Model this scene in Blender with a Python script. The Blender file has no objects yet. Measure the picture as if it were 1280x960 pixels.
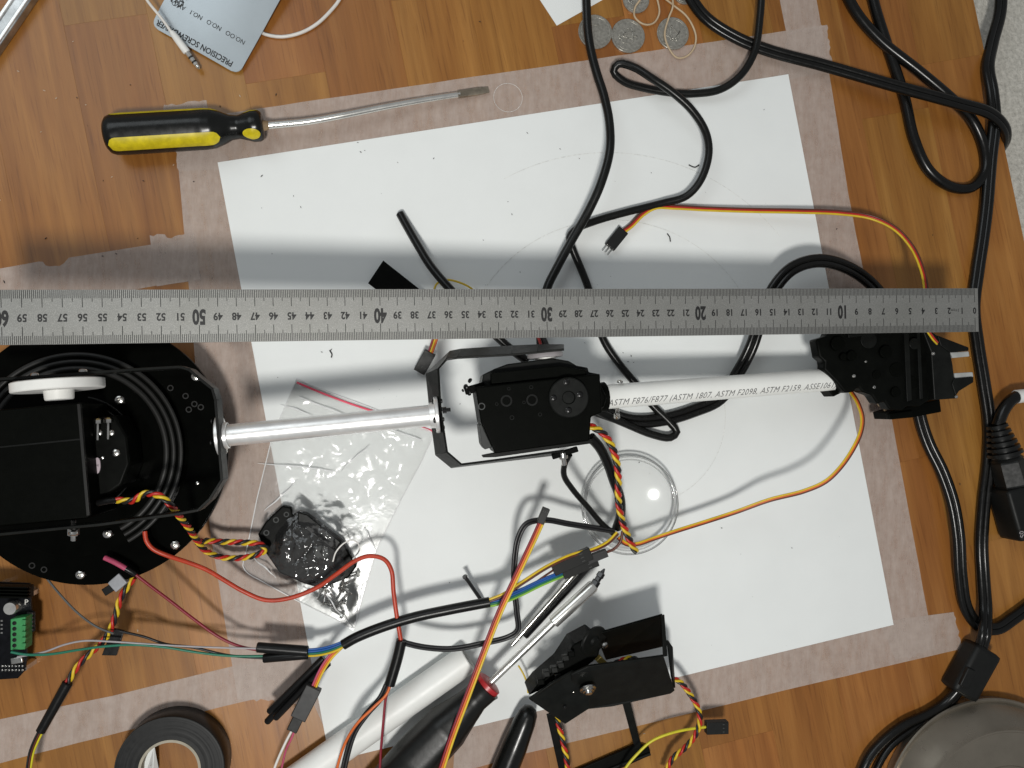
import bpy, bmesh, math, random
from mathutils import Vector, Matrix, noise as mnoise

random.seed(7)
S = 0.01                     # all lengths below are centimetres, the scene is in metres
scn = bpy.context.scene
COL = scn.collection

# ------------------------------------------------------------------ camera
F = 1000.0                   # focal length in photo pixels (1280 wide)
NRM = Vector((0.11184031, -0.02696315, -0.99336032)).normalized()
_X = (Vector((1, 0, 0)) - NRM * NRM.x).normalized()
_Y = NRM.cross(_X)
H = 57.465
def c2w(v): return Vector((_X.dot(v), _Y.dot(v), NRM.dot(v)))
RIGHT, DOWN, FWD = c2w(Vector((1, 0, 0))), c2w(Vector((0, 1, 0))), c2w(Vector((0, 0, 1)))
CAM = Vector((0, 0, H))
cd = bpy.data.cameras.new('camera'); cam = bpy.data.objects.new('camera', cd); COL.objects.link(cam)
cd.sensor_width = 36; cd.lens = F / 1280 * 36; cd.clip_start = 0.01; cd.clip_end = 50
m = Matrix((RIGHT, -DOWN, -FWD)).transposed().to_4x4(); m.translation = CAM * S
cam.matrix_world = m
scn.camera = cam

# ------------------------------------------------------------------ light
w = bpy.data.worlds.new('World'); scn.world = w; w.use_nodes = True
wn = w.node_tree
bg = wn.nodes['Background']; bg.inputs[0].default_value = (0.95, 0.97, 1.0, 1); bg.inputs[1].default_value = 0.215
def area(name, loc, target, size, power, col):
    ld = bpy.data.lights.new(name, 'AREA'); ld.shape = 'DISK'; ld.size = size * S; ld.energy = power; ld.color = col
    o = bpy.data.objects.new(name, ld); COL.objects.link(o)
    o.location = Vector(loc) * S
    d = (Vector(target) - Vector(loc)).normalized()
    o.rotation_euler = d.to_track_quat('-Z', 'Y').to_euler()
    return o
area('ceiling_lamp', (-8, -42, 122), (0, 14, 0), 17, 5.65, (1.0, 0.98, 0.935)).data.spread = 2.3
area('cool_fill_light', (-100, 115, 185), (0, 0, 0), 140, 9.2, (0.90, 0.97, 1.0))  # added soft cool fill and sheen from the upper left, source unseen
vs = scn.view_settings
vs.view_transform = 'Standard'; vs.look = 'None'; vs.exposure = 0.0; vs.gamma = 1.0; vs.use_curve_mapping = False

# ------------------------------------------------------------------ helpers
def P(px, py, h=0.0):
    "photo pixel -> point (cm) at height h above the table"
    d = RIGHT * ((px - 640) / F) + DOWN * ((py - 480) / F) + FWD
    return CAM + d * ((h - H) / d.z)
def PZ(px, py, z):
    return CAM + (RIGHT * ((px - 640) / F) + DOWN * ((py - 480) / F) + FWD) * z
def PP(pts, h=None):
    return [P(*p) if len(p) > 2 else P(p[0], p[1], h or 0.0) for p in pts]

def link(name, me, mat=None, parent=None, loc=None, rot=None):
    o = bpy.data.objects.new(name, me); COL.objects.link(o)
    if mat is not None and not me.materials: me.materials.append(mat)
    if parent is not None:
        o.parent = parent
        o.matrix_parent_inverse = Matrix.Translation(-root_of(parent))
    if loc is not None: o.location = Vector(loc) * S
    if rot is not None: o.rotation_euler = rot
    return o
def root_of(p):
    v = Vector((0, 0, 0))
    # every parent is unrotated, so its world position is enough
    return WLOC[p.name]
WLOC = {}
def mesh(name, verts, faces, mat, parent=None, smooth=False, angle=None):
    c = Vector((0, 0, 0))
    for v in verts: c += v
    c /= max(1, len(verts))
    me = bpy.data.meshes.new(name)
    me.from_pydata([tuple((v - c) * S) for v in verts], [], faces)
    me.validate(); me.update()
    fix_normals(me)
    if smooth:
        me.polygons.foreach_set('use_smooth', [True] * len(me.polygons))
        if angle: me.set_sharp_from_angle(angle=math.radians(angle))
    o = link(name, me, mat, parent, loc=c)
    WLOC[o.name] = c * S
    return o
def fix_normals(me):
    b = bmesh.new(); b.from_mesh(me); bmesh.ops.recalc_face_normals(b, faces=b.faces); b.to_mesh(me); b.free()
def thing(name, label, cat, at, group=None):
    o = bpy.data.objects.new(name, None); COL.objects.link(o)
    o.empty_display_size = 0.01
    o.location = at * S; WLOC[o.name] = at * S
    return tag(o, label, cat, group)
def tag(o, label, cat, group=None, kind=None):
    o['label'] = label; o['category'] = cat
    if group: o['group'] = group
    if kind: o['kind'] = kind
    return o

def catmull(pts, step=0.3, closed=False):
    n = len(pts); out = []
    if n == 2 and not closed:
        k = max(1, int((pts[1] - pts[0]).length / step)); return [pts[0].lerp(pts[1], i / k) for i in range(k + 1)]
    segs = n if closed else n - 1
    for i in range(segs):
        if closed: p0, p1, p2, p3 = (pts[(i + k) % n] for k in (-1, 0, 1, 2))
        else:
            p1, p2 = pts[i], pts[i + 1]
            p0 = pts[i - 1] if i else p1 * 2 - p2
            p3 = pts[i + 2] if i + 2 < n else p2 * 2 - p1
        d1, d2, d3 = ((b - a).length ** 0.5 + 1e-6 for a, b in ((p0, p1), (p1, p2), (p2, p3)))
        m1 = (p1 - p0) / d1 - (p2 - p0) / (d1 + d2) + (p2 - p1) / d2
        m2 = (p2 - p1) / d2 - (p3 - p1) / (d2 + d3) + (p3 - p2) / d3
        m1 *= d2; m2 *= d2
        k = max(2, int((p2 - p1).length / step))
        for j in range(k):
            t = j / k
            out.append(p1 * (2*t**3 - 3*t*t + 1) + m1 * (t**3 - 2*t*t + t) + p2 * (-2*t**3 + 3*t*t) + m2 * (t**3 - t*t))
    if not closed: out.append(pts[-1])
    return out
def frames(path, closed=False):
    n = len(path); T = []
    for i in range(n):
        a = path[(i - 1) % n] if (closed or i) else path[i]
        b = path[(i + 1) % n] if (closed or i < n - 1) else path[i]
        d = b - a
        T.append(d.normalized() if d.length > 1e-9 else (T[-1] if T else Vector((1, 0, 0))))
    out = []
    for t in T:
        s = t.cross(Vector((0, 0, 1)))
        if s.length < 0.2: s = out[-1][1].copy() if out else t.cross(Vector((0, 1, 0)))
        s = (s - t * s.dot(t)).normalized()
        out.append((t, s, s.cross(t)))
    return out
def tube_geo(path, r, sides=10, closed=False, flat=1.0):
    fr = frames(path, closed); n = len(path); V = []; Fc = []
    for i, (p, (t, s, u)) in enumerate(zip(path, fr)):
        rr = r(i / max(1, n - 1)) if callable(r) else r
        for k in range(sides):
            a = 2 * math.pi * k / sides
            V.append(p + s * (rr * math.cos(a)) + u * (rr * flat * math.sin(a)))
    for i in range(n if closed else n - 1):
        j = (i + 1) % n
        for k in range(sides):
            l = (k + 1) % sides
            Fc.append((i*sides + k, i*sides + l, j*sides + l, j*sides + k))
    if not closed:
        Fc.append(tuple(range(sides - 1, -1, -1))); Fc.append(tuple((n-1)*sides + k for k in range(sides)))
    return V, Fc
def tube(name, pts, r, mat, parent=None, sides=10, closed=False, step=0.3, flat=1.0, wob=0.0):
    path = catmull(pts, step, closed)
    if wob:
        path = [p + Vector((mnoise.noise(p * 0.35), mnoise.noise(p * 0.35 + Vector((9, 3, 1))), 0)) * wob for p in path]
    V, Fc = tube_geo(path, r, sides, closed, flat)
    return mesh(name, V, Fc, mat, parent, True, 50)
def strands(parent, pts, mats, r, spread=None, twist=0.0, hel=0.0, pitch=1.5, name='strand', step=0.2, phase=0.0):
    "parallel (ribbon) or helical strands along one path"
    path = catmull(pts, step); fr = frames(path); n = len(mats)
    ln = [0.0]
    for a, b in zip(path, path[1:]): ln.append(ln[-1] + (b - a).length)
    for q, mt in enumerate(mats):
        out = []
        for p, (t, s, u), L in zip(path, fr, ln):
            if hel:
                a = 2 * math.pi * (q / n + L / pitch) + phase
                out.append(p + s * (hel * math.cos(a)) + u * (hel * math.sin(a)))
            else:
                k = (q - (n - 1) / 2) * (spread or 2 * r)
                a = phase + twist * (L / max(ln[-1], .01))
                out.append(p + s * (k * math.cos(a)) + u * (k * math.sin(a)))
        V, Fc = tube_geo(out, r, 8)
        mesh(name, V, Fc, mt, parent, True, 50)

def lathe(name, p0, p1, prof, mat, parent=None, sides=28, cap=True, angle=35, a0=0.0, a1=2 * math.pi, rmod=None):
    "profile [(distance cm along the axis, radius cm)] turned about the axis p0->p1"
    ax = (p1 - p0).normalized()
    s = ax.cross(Vector((0, 0, 1)))
    s = s.normalized() if s.length > 0.05 else Vector((1, 0, 0))
    u = s.cross(ax)                     # roughly up when the axis is level
    full = abs(a1 - a0 - 2 * math.pi) < 1e-6
    V = []; Fc = []; ns = sides if full else sides + 1
    for t, r in prof:
        for k in range(ns):
            a = a0 + (a1 - a0) * k / sides
            rr = r * (rmod(a, t) if rmod else 1)
            V.append(p0 + ax * t + s * (rr * math.sin(a)) + u * (rr * math.cos(a)))
    for i in range(len(prof) - 1):
        for k in range(sides):
            l = (k + 1) % ns
            Fc.append((i*ns + k, i*ns + l, (i+1)*ns + l, (i+1)*ns + k))
    if cap and full:
        Fc.append(tuple(range(ns))); Fc.append(tuple((len(prof) - 1)*ns + k for k in range(ns)))
    return mesh(name, V, Fc, mat, parent, True, angle)

def bevelled(name, V, Fc, mat, parent=None, bev=0.04, seg=2):
    c = Vector((0, 0, 0))
    for v in V: c += v
    c /= len(V)
    me = bpy.data.meshes.new(name); b = bmesh.new()
    vs_ = [b.verts.new((v - c) * S) for v in V]
    for f in Fc:
        try: b.faces.new([vs_[i] for i in f])
        except ValueError: pass
    bmesh.ops.recalc_face_normals(b, faces=b.faces)
    if bev:
        res = bmesh.ops.bevel(b, geom=list(b.edges), offset=bev * S, segments=seg, affect='EDGES', profile=0.6, clamp_overlap=True)
        for f in res['faces']: f.smooth = True
    b.to_mesh(me); b.free()
    o = link(name, me, mat, parent, loc=c); WLOC[o.name] = c * S
    return o
def prism_geo(top, hbot=None, drop=None):
    n = len(top)
    bot = [Vector((v.x, v.y, (v.z - drop) if drop is not None else hbot)) for v in top]
    return top + bot, [tuple(range(n)), tuple(range(2*n - 1, n - 1, -1))] + [(i, (i+1) % n, n + (i+1) % n, n + i) for i in range(n)]
def prism(name, pts, htop, hbot, mat, parent=None, bev=0.04, seg=2):
    V, Fc = prism_geo([P(x, y, htop) for x, y in pts], hbot)
    return bevelled(name, V, Fc, mat, parent, bev, seg)
def slab(name, pts, th, mat, parent=None, bev=0.03):
    "plate through the given 3D points, given thickness along its normal"
    n = len(pts); nn = Vector((0, 0, 0))
    for i in range(n):
        a, b = pts[i], pts[(i+1) % n]
        nn += Vector(((a.y-b.y)*(a.z+b.z), (a.z-b.z)*(a.x+b.x), (a.x-b.x)*(a.y+b.y)))
    nn.normalize()
    V = [p + nn * th/2 for p in pts] + [p - nn * th/2 for p in pts]
    Fc = [tuple(range(n)), tuple(range(2*n - 1, n - 1, -1))] + [(i, (i+1) % n, n + (i+1) % n, n + i) for i in range(n)]
    return bevelled(name, V, Fc, mat, parent, bev, 2)
def band(name, A, B, th, mat, parent=None, bev=0.02):
    "a strip bent along two matching polylines"
    n = len(A); V = []
    for i in range(n):
        a, b = A[i], B[i]
        t = ((A[min(i+1, n-1)] - A[max(i-1, 0)])).normalized()
        nn = t.cross((b - a).normalized()).normalized() * th / 2
        V += [a + nn, b + nn, b - nn, a - nn]
    Fc = []
    for i in range(n - 1):
        for k in range(4):
            l = (k + 1) % 4
            Fc.append((4*i + k, 4*i + l, 4*i + 4 + l, 4*i + 4 + k))
    Fc += [(0, 1, 2, 3), (4*n - 4, 4*n - 3, 4*n - 2, 4*n - 1)]
    return bevelled(name, V, Fc, mat, parent, bev, 1)
def box(name, a, b, wid, hgt, mat, parent=None, bev=0.04):
    "bar from a to b, centre line at a/b, width across, height"
    t = (b - a).normalized(); s = t.cross(Vector((0, 0, 1))).normalized(); u = s.cross(t)
    V = []
    for p in (a, b):
        V += [p + s*wid/2 + u*hgt/2, p - s*wid/2 + u*hgt/2, p - s*wid/2 - u*hgt/2, p + s*wid/2 - u*hgt/2]
    Fc = [(0, 1, 2, 3), (4, 7, 6, 5)] + [(k, (k+1) % 4, 4 + (k+1) % 4, 4 + k) for k in range(4)]
    return bevelled(name, V, Fc, mat, parent, bev, 2)
def disc_prism(name, c, r, htop, hbot, mat, parent=None, sides=72, bev=0.05):
    V, Fc = prism_geo([Vector((c.x + r*math.cos(2*math.pi*k/sides), c.y + r*math.sin(2*math.pi*k/sides), htop)) for k in range(sides)], hbot)
    return bevelled(name, V, Fc, mat, parent, bev, 2)
def ring(name, c, r, rr, mat, parent=None, n=96, a0=0, a1=360, flat=1.0):
    closed = a1 - a0 >= 360
    k = n if closed else n + 1
    path = [c + Vector((r*math.cos(math.radians(a0 + (a1-a0)*i/n)), r*math.sin(math.radians(a0 + (a1-a0)*i/n)), 0)) for i in range(k)]
    V, Fc = tube_geo(path, rr, 8, closed, flat)
    return mesh(name, V, Fc, mat, parent, True, 60)

def text_mesh(s, size, offset=0.0, shear=0.0, xs=1.0, align='CENTER', space=1.0):
    cu = bpy.data.curves.new('lettering', 'FONT'); cu.body = s; cu.size = size; cu.offset = offset; cu.shear = shear
    cu.align_x = align; cu.align_y = 'CENTER'; cu.space_character = space; cu.resolution_u = 3
    o = bpy.data.objects.new('lettering_source', cu); COL.objects.link(o)
    bpy.context.view_layer.update()
    me = bpy.data.meshes.new_from_object(o.evaluated_get(bpy.context.evaluated_depsgraph_get()))
    bpy.data.objects.remove(o); bpy.data.curves.remove(cu)
    vs_ = [Vector((v.co.x * xs, v.co.y, 0)) for v in me.vertices]; fc = [tuple(p.vertices) for p in me.polygons]
    bpy.data.meshes.remove(me)
    return vs_, fc
def sliced(vs_, fc, n):
    b = bmesh.new(); bv = [b.verts.new(v) for v in vs_]
    for f in fc:
        try: b.faces.new([bv[i] for i in f])
        except ValueError: pass
    y0, y1 = min(v.y for v in vs_), max(v.y for v in vs_)
    for i in range(1, n):
        bmesh.ops.bisect_plane(b, geom=b.verts[:] + b.edges[:] + b.faces[:], plane_co=(0, y0 + (y1 - y0)*i/n, 0), plane_no=(0, 1, 0))
    b.verts.index_update()
    out = [v.co.copy() for v in b.verts], [tuple(v.index for v in f.verts) for f in b.faces]
    b.free(); return out
def text_on(name, s, size, c, ex, ey, mat, parent, lift=0.012, **kw):
    vs_, fc = text_mesh(s, size, **kw); ez = ex.cross(ey).normalized()
    return mesh(name, [c + ex*v.x + ey*v.y + ez*lift for v in vs_], fc, mat, parent)

# ------------------------------------------------------------------ materials
def newmat(name):
    mt = bpy.data.materials.new(name); mt.use_nodes = True
    nt = mt.node_tree; return mt, nt, nt.nodes['Principled BSDF'], nt.nodes['Material Output']
def coords(nt, scale=(1, 1, 1), rot=0.0, kind='Object'):
    tc = nt.nodes.new('ShaderNodeTexCoord'); mp = nt.nodes.new('ShaderNodeMapping')
    mp.inputs['Scale'].default_value = scale; mp.inputs['Rotation'].default_value = (0, 0, rot)
    nt.links.new(tc.outputs[kind], mp.inputs['Vector']); return mp.outputs['Vector']
def noise_tex(nt, vec, scale, detail=4, rough=0.55, dist=0.0):
    n = nt.nodes.new('ShaderNodeTexNoise'); n.inputs['Scale'].default_value = scale; n.inputs['Detail'].default_value = detail
    n.inputs['Roughness'].default_value = rough; n.inputs['Distortion'].default_value = dist
    nt.links.new(vec, n.inputs['Vector']); return n.outputs['Fac']
def ramp(nt, fac, stops):
    r = nt.nodes.new('ShaderNodeValToRGB'); e = r.color_ramp.elements
    while len(e) < len(stops): e.new(0.5)
    for el, (p, c) in zip(e, stops): el.position = p; el.color = (*c, 1) if len(c) == 3 else c
    nt.links.new(fac, r.inputs['Fac']); return r.outputs['Color']
def bump(nt, fac, strength, dist, bs):
    b = nt.nodes.new('ShaderNodeBump'); b.inputs['Strength'].default_value = strength; b.inputs['Distance'].default_value = dist
    nt.links.new(fac, b.inputs['Height']); nt.links.new(b.outputs['Normal'], bs.inputs['Normal'])
def plain(name, col, rough=0.5, metal=0.0, var=0.15, scale=120, spec=0.5, bstr=0.0, bscale=600, rvar=0.12, coat=0.0):
    mt, nt, bs, _ = newmat(name)
    v = coords(nt)
    f = noise_tex(nt, v, scale, 5)
    lo = tuple(max(0, c * (1 - var)) for c in col); hi = tuple(min(1, c * (1 + var)) for c in col)
    nt.links.new(ramp(nt, f, [(0.3, lo), (0.7, hi)]), bs.inputs['Base Color'])
    f2 = noise_tex(nt, v, scale * 2.3, 4)
    mr = nt.nodes.new('ShaderNodeMapRange'); mr.inputs['To Min'].default_value = max(0.02, rough - rvar); mr.inputs['To Max'].default_value = min(1, rough + rvar)
    nt.links.new(f2, mr.inputs['Value']); nt.links.new(mr.outputs['Result'], bs.inputs['Roughness'])
    bs.inputs['Metallic'].default_value = metal; bs.inputs['Specular IOR Level'].default_value = spec
    if coat: bs.inputs['Coat Weight'].default_value = coat; bs.inputs['Coat Roughness'].default_value = 0.08
    if bstr: bump(nt, noise_tex(nt, v, bscale, 3), bstr, 0.0003, bs)
    return mt

BLACKCABLE = plain('black_pvc_cable', (0.006, 0.0063, 0.0057), 0.30, spec=0.3, bstr=0.05, bscale=400)
BLACKCABLE2 = plain('black_pvc_cord', (0.005, 0.005, 0.0046), 0.24, spec=0.35, bstr=0.05, bscale=300)
SLEEVE = plain('black_heat_shrink', (0.005, 0.005, 0.005), 0.32, spec=0.3, bstr=0.15, bscale=250)
CONN = plain('black_connector_plastic', (0.006, 0.0065, 0.006), 0.48, spec=0.28, bstr=0.1)
GREYCONN = plain('dark_grey_connector', (0.03, 0.03, 0.03), 0.5, spec=0.4)
ANOD = plain('black_coated_aluminium', (0.003, 0.0034, 0.0028), 0.40, spec=0.06, var=0.3, bstr=0.12, bscale=1500)
ANOD2 = plain('dark_grey_coated_metal', (0.0065, 0.0072, 0.0064), 0.40, spec=0.15, var=0.3, bstr=0.1, bscale=1500)
SERVO = plain('black_servo_plastic', (0.0026, 0.003, 0.0024), 0.42, spec=0.03, bstr=0.2, bscale=1800)
ACRYL = plain('black_acrylic', (0.002, 0.0022, 0.0018), 0.12, spec=0.03, var=0.2, rvar=0.05)
RIDGE = plain('dull_black_ridge', (0.012, 0.012, 0.011), 0.45, spec=0.3)
GREYPL = plain('grey_servo_plastic', (0.055, 0.058, 0.056), 0.6, spec=0.3)
CHROME = plain('bright_screw_metal', (0.62, 0.61, 0.58), 0.22, 1.0, var=0.1)
STEEL = plain('polished_steel', (0.80, 0.79, 0.75), 0.22, 0.85, var=0.1, rvar=0.06)
DARKSTEEL = plain('dark_tool_steel', (0.10, 0.10, 0.10), 0.32, 1.0, var=0.3)
ALU = plain('aluminium_tube_metal', (0.88, 0.88, 0.87), 0.34, 0.62, var=0.08)
BLACKSCREW = plain('black_screw_metal', (0.02, 0.02, 0.02), 0.3, 0.6)
WHITEPL = plain('white_plastic', (0.80, 0.80, 0.77), 0.4, var=0.05, spec=0.4)
PIPE = plain('white_pipe_plastic', (0.84, 0.85, 0.82), 0.42, var=0.03, scale=60, spec=0.4)
INK = plain('grey_pipe_ink', (0.16, 0.16, 0.16), 0.6, var=0.5, scale=900)
BLACKINK = plain('black_print', (0.012, 0.012, 0.012), 0.5)
HANDLE = plain('black_handle_plastic', (0.006, 0.0065, 0.006), 0.25, spec=0.35)
RUBBER = plain('black_rubber_grip', (0.007, 0.0075, 0.007), 0.36, spec=0.32, bstr=0.1)
YELLOWPL = plain('yellow_handle_plastic', (0.62, 0.50, 0.012), 0.35, var=0.22, scale=180)
REDPL = plain('red_collar_plastic', (0.42, 0.02, 0.025), 0.35)
W_YEL = plain('yellow_wire', (0.68, 0.47, 0.022), 0.4, var=0.1)
W_LEM = plain('lemon_wire', (0.62, 0.55, 0.02), 0.4, var=0.1)
W_RED = plain('red_wire', (0.46, 0.018, 0.012), 0.4, var=0.1)
W_ORA = plain('orange_wire', (0.66, 0.14, 0.025), 0.4, var=0.1)
W_ROR = plain('orange_red_wire', (0.47, 0.045, 0.016), 0.42, var=0.15)
W_BLK = plain('black_wire', (0.012, 0.012, 0.013), 0.4)
W_BRN = plain('brown_wire', (0.10, 0.025, 0.012), 0.4, var=0.15)
W_CRM = plain('crimson_wire', (0.22, 0.008, 0.022), 0.4, var=0.1)
W_GRN = plain('green_wire', (0.012, 0.16, 0.095), 0.4, var=0.1)
W_LGR = plain('lime_wire', (0.25, 0.50, 0.05), 0.4, var=0.1)
W_BLU = plain('blue_wire', (0.012, 0.09, 0.34), 0.4, var=0.1)
W_GRY = plain('grey_wire', (0.36, 0.34, 0.35), 0.4, var=0.1)
W_WHT = plain('white_wire', (0.74, 0.72, 0.68), 0.4, var=0.06)
W_PNK = plain('pink_wire', (0.45, 0.07, 0.14), 0.4, var=0.1)
GREENPL = plain('green_terminal_plastic', (0.03, 0.24, 0.07), 0.45)
PCB = plain('black_circuit_board', (0.004, 0.0045, 0.006), 0.35, var=0.4, scale=300, spec=0.12)
CARDCORE = plain('beige_cardboard', (0.36, 0.33, 0.26), 0.8)
LABELPINK = plain('pale_sticker', (0.48, 0.40, 0.44), 0.6)
PIN = plain('pin_metal', (0.55, 0.55, 0.52), 0.25, 1.0)
BAND = plain('beige_rubber', (0.52, 0.40, 0.26), 0.55, var=0.1)
COIN = plain('nickel_coin', (0.40, 0.385, 0.34), 0.32, 0.65, var=0.25, scale=500, bstr=0.9, bscale=350)
TIN = plain('dull_steel_tin', (0.27, 0.24, 0.195), 0.30, 0.72, var=0.10, scale=40, bstr=0.05)
CHIP = plain('dark_crumbs', (0.02, 0.02, 0.02), 0.8)
PALECHIP = plain('pale_crumbs', (0.6, 0.5, 0.38), 0.8)
ZIPRED = plain('red_zip_strip', (0.75, 0.07, 0.13), 0.45)
EPOXY = plain('brown_residue', (0.25, 0.17, 0.09), 0.6, var=0.4)

def wood_mat():
    mt, nt, bs, _ = newmat('oak_laminate')
    oi = nt.nodes.new('ShaderNodeObjectInfo')
    tc = nt.nodes.new('ShaderNodeTexCoord')
    add = nt.nodes.new('ShaderNodeVectorMath'); add.operation = 'ADD'
    sc = nt.nodes.new('ShaderNodeVectorMath'); sc.operation = 'SCALE'; sc.inputs['Scale'].default_value = 37.0
    comb = nt.nodes.new('ShaderNodeCombineXYZ')
    for i in range(3): nt.links.new(oi.outputs['Random'], comb.inputs[i])
    nt.links.new(comb.outputs[0], sc.inputs[0]); nt.links.new(tc.outputs['Object'], add.inputs[0]); nt.links.new(sc.outputs[0], add.inputs[1])
    def mapped(s):
        mp = nt.nodes.new('ShaderNodeMapping'); mp.inputs['Scale'].default_value = s
        nt.links.new(add.outputs[0], mp.inputs['Vector']); return mp.outputs['Vector']
    grain = noise_tex(nt, mapped((130, 5, 1)), 1.0, 6, 0.65, 0.6)
    fig = noise_tex(nt, mapped((24, 2.6, 1)), 1.0, 3, 0.5, 1.6)
    pores = noise_tex(nt, mapped((900, 32, 1)), 1.0, 2, 0.5)
    base = ramp(nt, fig, [(0.25, (0.235, 0.085, 0.016)), (0.5, (0.31, 0.128, 0.028)), (0.75, (0.385, 0.178, 0.046))])
    g = ramp(nt, grain, [(0.3, (0.76, 0.71, 0.63)), (0.65, (1.08, 1.08, 1.06))])
    mx = nt.nodes.new('ShaderNodeMix'); mx.data_type = 'RGBA'; mx.blend_type = 'MULTIPLY'; mx.inputs['Factor'].default_value = 1.0
    nt.links.new(base, mx.inputs[6]); nt.links.new(g, mx.inputs[7])
    p = ramp(nt, pores, [(0.30, (0.62, 0.55, 0.5)), (0.42, (1, 1, 1))])
    m2 = nt.nodes.new('ShaderNodeMix'); m2.data_type = 'RGBA'; m2.blend_type = 'MULTIPLY'; m2.inputs['Factor'].default_value = 0.55
    nt.links.new(mx.outputs[2], m2.inputs[6]); nt.links.new(p, m2.inputs[7])
    hsv = nt.nodes.new('ShaderNodeHueSaturation')
    hr_ = nt.nodes.new('ShaderNodeMapRange'); hr_.inputs['To Min'].default_value = 0.495; hr_.inputs['To Max'].default_value = 0.509
    fr_ = nt.nodes.new('ShaderNodeMath'); fr_.operation = 'FRACT'; ml_ = nt.nodes.new('ShaderNodeMath'); ml_.operation = 'MULTIPLY'; ml_.inputs[1].default_value = 7.31
    nt.links.new(oi.outputs['Random'], ml_.inputs[0]); nt.links.new(ml_.outputs[0], fr_.inputs[0]); nt.links.new(fr_.outputs[0], hr_.inputs['Value']); nt.links.new(hr_.outputs['Result'], hsv.inputs['Hue'])
    mr = nt.nodes.new('ShaderNodeMapRange'); mr.inputs['To Min'].default_value = 0.91; mr.inputs['To Max'].default_value = 1.07
    nt.links.new(oi.outputs['Random'], mr.inputs['Value']); nt.links.new(mr.outputs['Result'], hsv.inputs['Value'])
    nt.links.new(m2.outputs[2], hsv.inputs['Color']); nt.links.new(hsv.outputs[0], bs.inputs['Base Color'])
    bs.inputs['Roughness'].default_value = 0.34; bs.inputs['Specular IOR Level'].default_value = 0.5
    bump(nt, pores, 0.12, 0.0002, bs)
    return mt
WOOD = wood_mat()
def paper_mat(name, col, sc=30):
    mt, nt, bs, _ = newmat(name); v = coords(nt)
    f = noise_tex(nt, v, sc, 4)
    nt.links.new(ramp(nt, f, [(0.3, tuple(c * 0.97 for c in col)), (0.7, col)]), bs.inputs['Base Color'])
    bs.inputs['Roughness'].default_value = 0.62; bs.inputs['Specular IOR Level'].default_value = 0.3
    bump(nt, noise_tex(nt, v, 900, 3), 0.12, 0.0002, bs)
    return mt
PAPER = paper_mat('white_paper', (0.825, 0.85, 0.84))
def tape_mat():
    mt, nt, bs, out = newmat('masking_tape'); v = coords(nt, (1, 1, 1))
    f = noise_tex(nt, v, 160, 6, 0.7); f2 = noise_tex(nt, v, 500, 4)
    nt.links.new(ramp(nt, f, [(0.3, (0.56, 0.455, 0.395)), (0.7, (0.67, 0.565, 0.50))]), bs.inputs['Base Color'])
    bs.inputs['Roughness'].default_value = 0.55; bump(nt, f2, 0.35, 0.0003, bs)
    tr = nt.nodes.new('ShaderNodeBsdfTransparent'); mix = nt.nodes.new('ShaderNodeMixShader')
    mr = nt.nodes.new('ShaderNodeMapRange'); mr.inputs['From Min'].default_value = 0.3; mr.inputs['From Max'].default_value = 0.7
    mr.inputs['To Min'].default_value = 0.31; mr.inputs['To Max'].default_value = 0.56
    nt.links.new(noise_tex(nt, coords(nt, (1, .25, 1), 0.2), 170, 6, 0.65), mr.inputs['Value']); nt.links.new(mr.outputs['Result'], mix.inputs[0])
    nt.links.new(tr.outputs[0], mix.inputs[1]); nt.links.new(bs.outputs[0], mix.inputs[2]); nt.links.new(mix.outputs[0], out.inputs[0])
    return mt
TAPE = tape_mat()
def film_mat(name, milk, col, rough, fres, bstr, bscale, bdist=0.002):
    "thin clear plastic: mostly see-through, glossy at grazing angles, slightly milky"
    mt, nt, bs, out = newmat(name); v = coords(nt)
    gl = nt.nodes.new('ShaderNodeBsdfGlossy'); gl.inputs['Roughness'].default_value = rough
    tr = nt.nodes.new('ShaderNodeBsdfTransparent'); tr.inputs[0].default_value = (0.985, 0.985, 0.985, 1)
    lw = nt.nodes.new('ShaderNodeFresnel'); lw.inputs[0].default_value = fres
    m1 = nt.nodes.new('ShaderNodeMixShader'); m2 = nt.nodes.new('ShaderNodeMixShader'); m2.inputs[0].default_value = milk
    nt.links.new(lw.outputs[0], m1.inputs[0]); nt.links.new(tr.outputs[0], m1.inputs[1]); nt.links.new(gl.outputs[0], m1.inputs[2])
    bs.inputs['Base Color'].default_value = (*col, 1); bs.inputs['Roughness'].default_value = 0.4
    nt.links.new(m1.outputs[0], m2.inputs[1]); nt.links.new(bs.outputs[0], m2.inputs[2]); nt.links.new(m2.outputs[0], out.inputs[0])
    if bstr:
        b = nt.nodes.new('ShaderNodeBump'); b.inputs['Strength'].default_value = bstr; b.inputs['Distance'].default_value = bdist
        nt.links.new(noise_tex(nt, v, bscale, 3, 0.6, 0.8), b.inputs['Height'])
        for n in (gl, lw): nt.links.new(b.outputs['Normal'], n.inputs['Normal'])
    return mt
FILM = film_mat('clear_polythene', 0.10, (0.78, 0.79, 0.785), 0.18, 1.54, 0.18, 42)
FILM2 = film_mat('tight_polythene', 0.02, (0.8, 0.8, 0.8), 0.09, 1.62, 0.25, 70)
SEAM_GLINT = film_mat('milky_seam_and_glint', 0.62, (0.95, 0.96, 0.96), 0.15, 1.5, 0.0, 10)  # milky seam plastic, whitened so the creases carry highlights in their colour
CLEAR = film_mat('clear_hard_plastic', 0.035, (0.8, 0.8, 0.8), 0.09, 1.7, 0.0, 10)
RIMCLEAR = film_mat('clear_rim_plastic', 0.20, (0.62, 0.64, 0.63), 0.06, 1.6, 0.0, 10)
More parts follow.
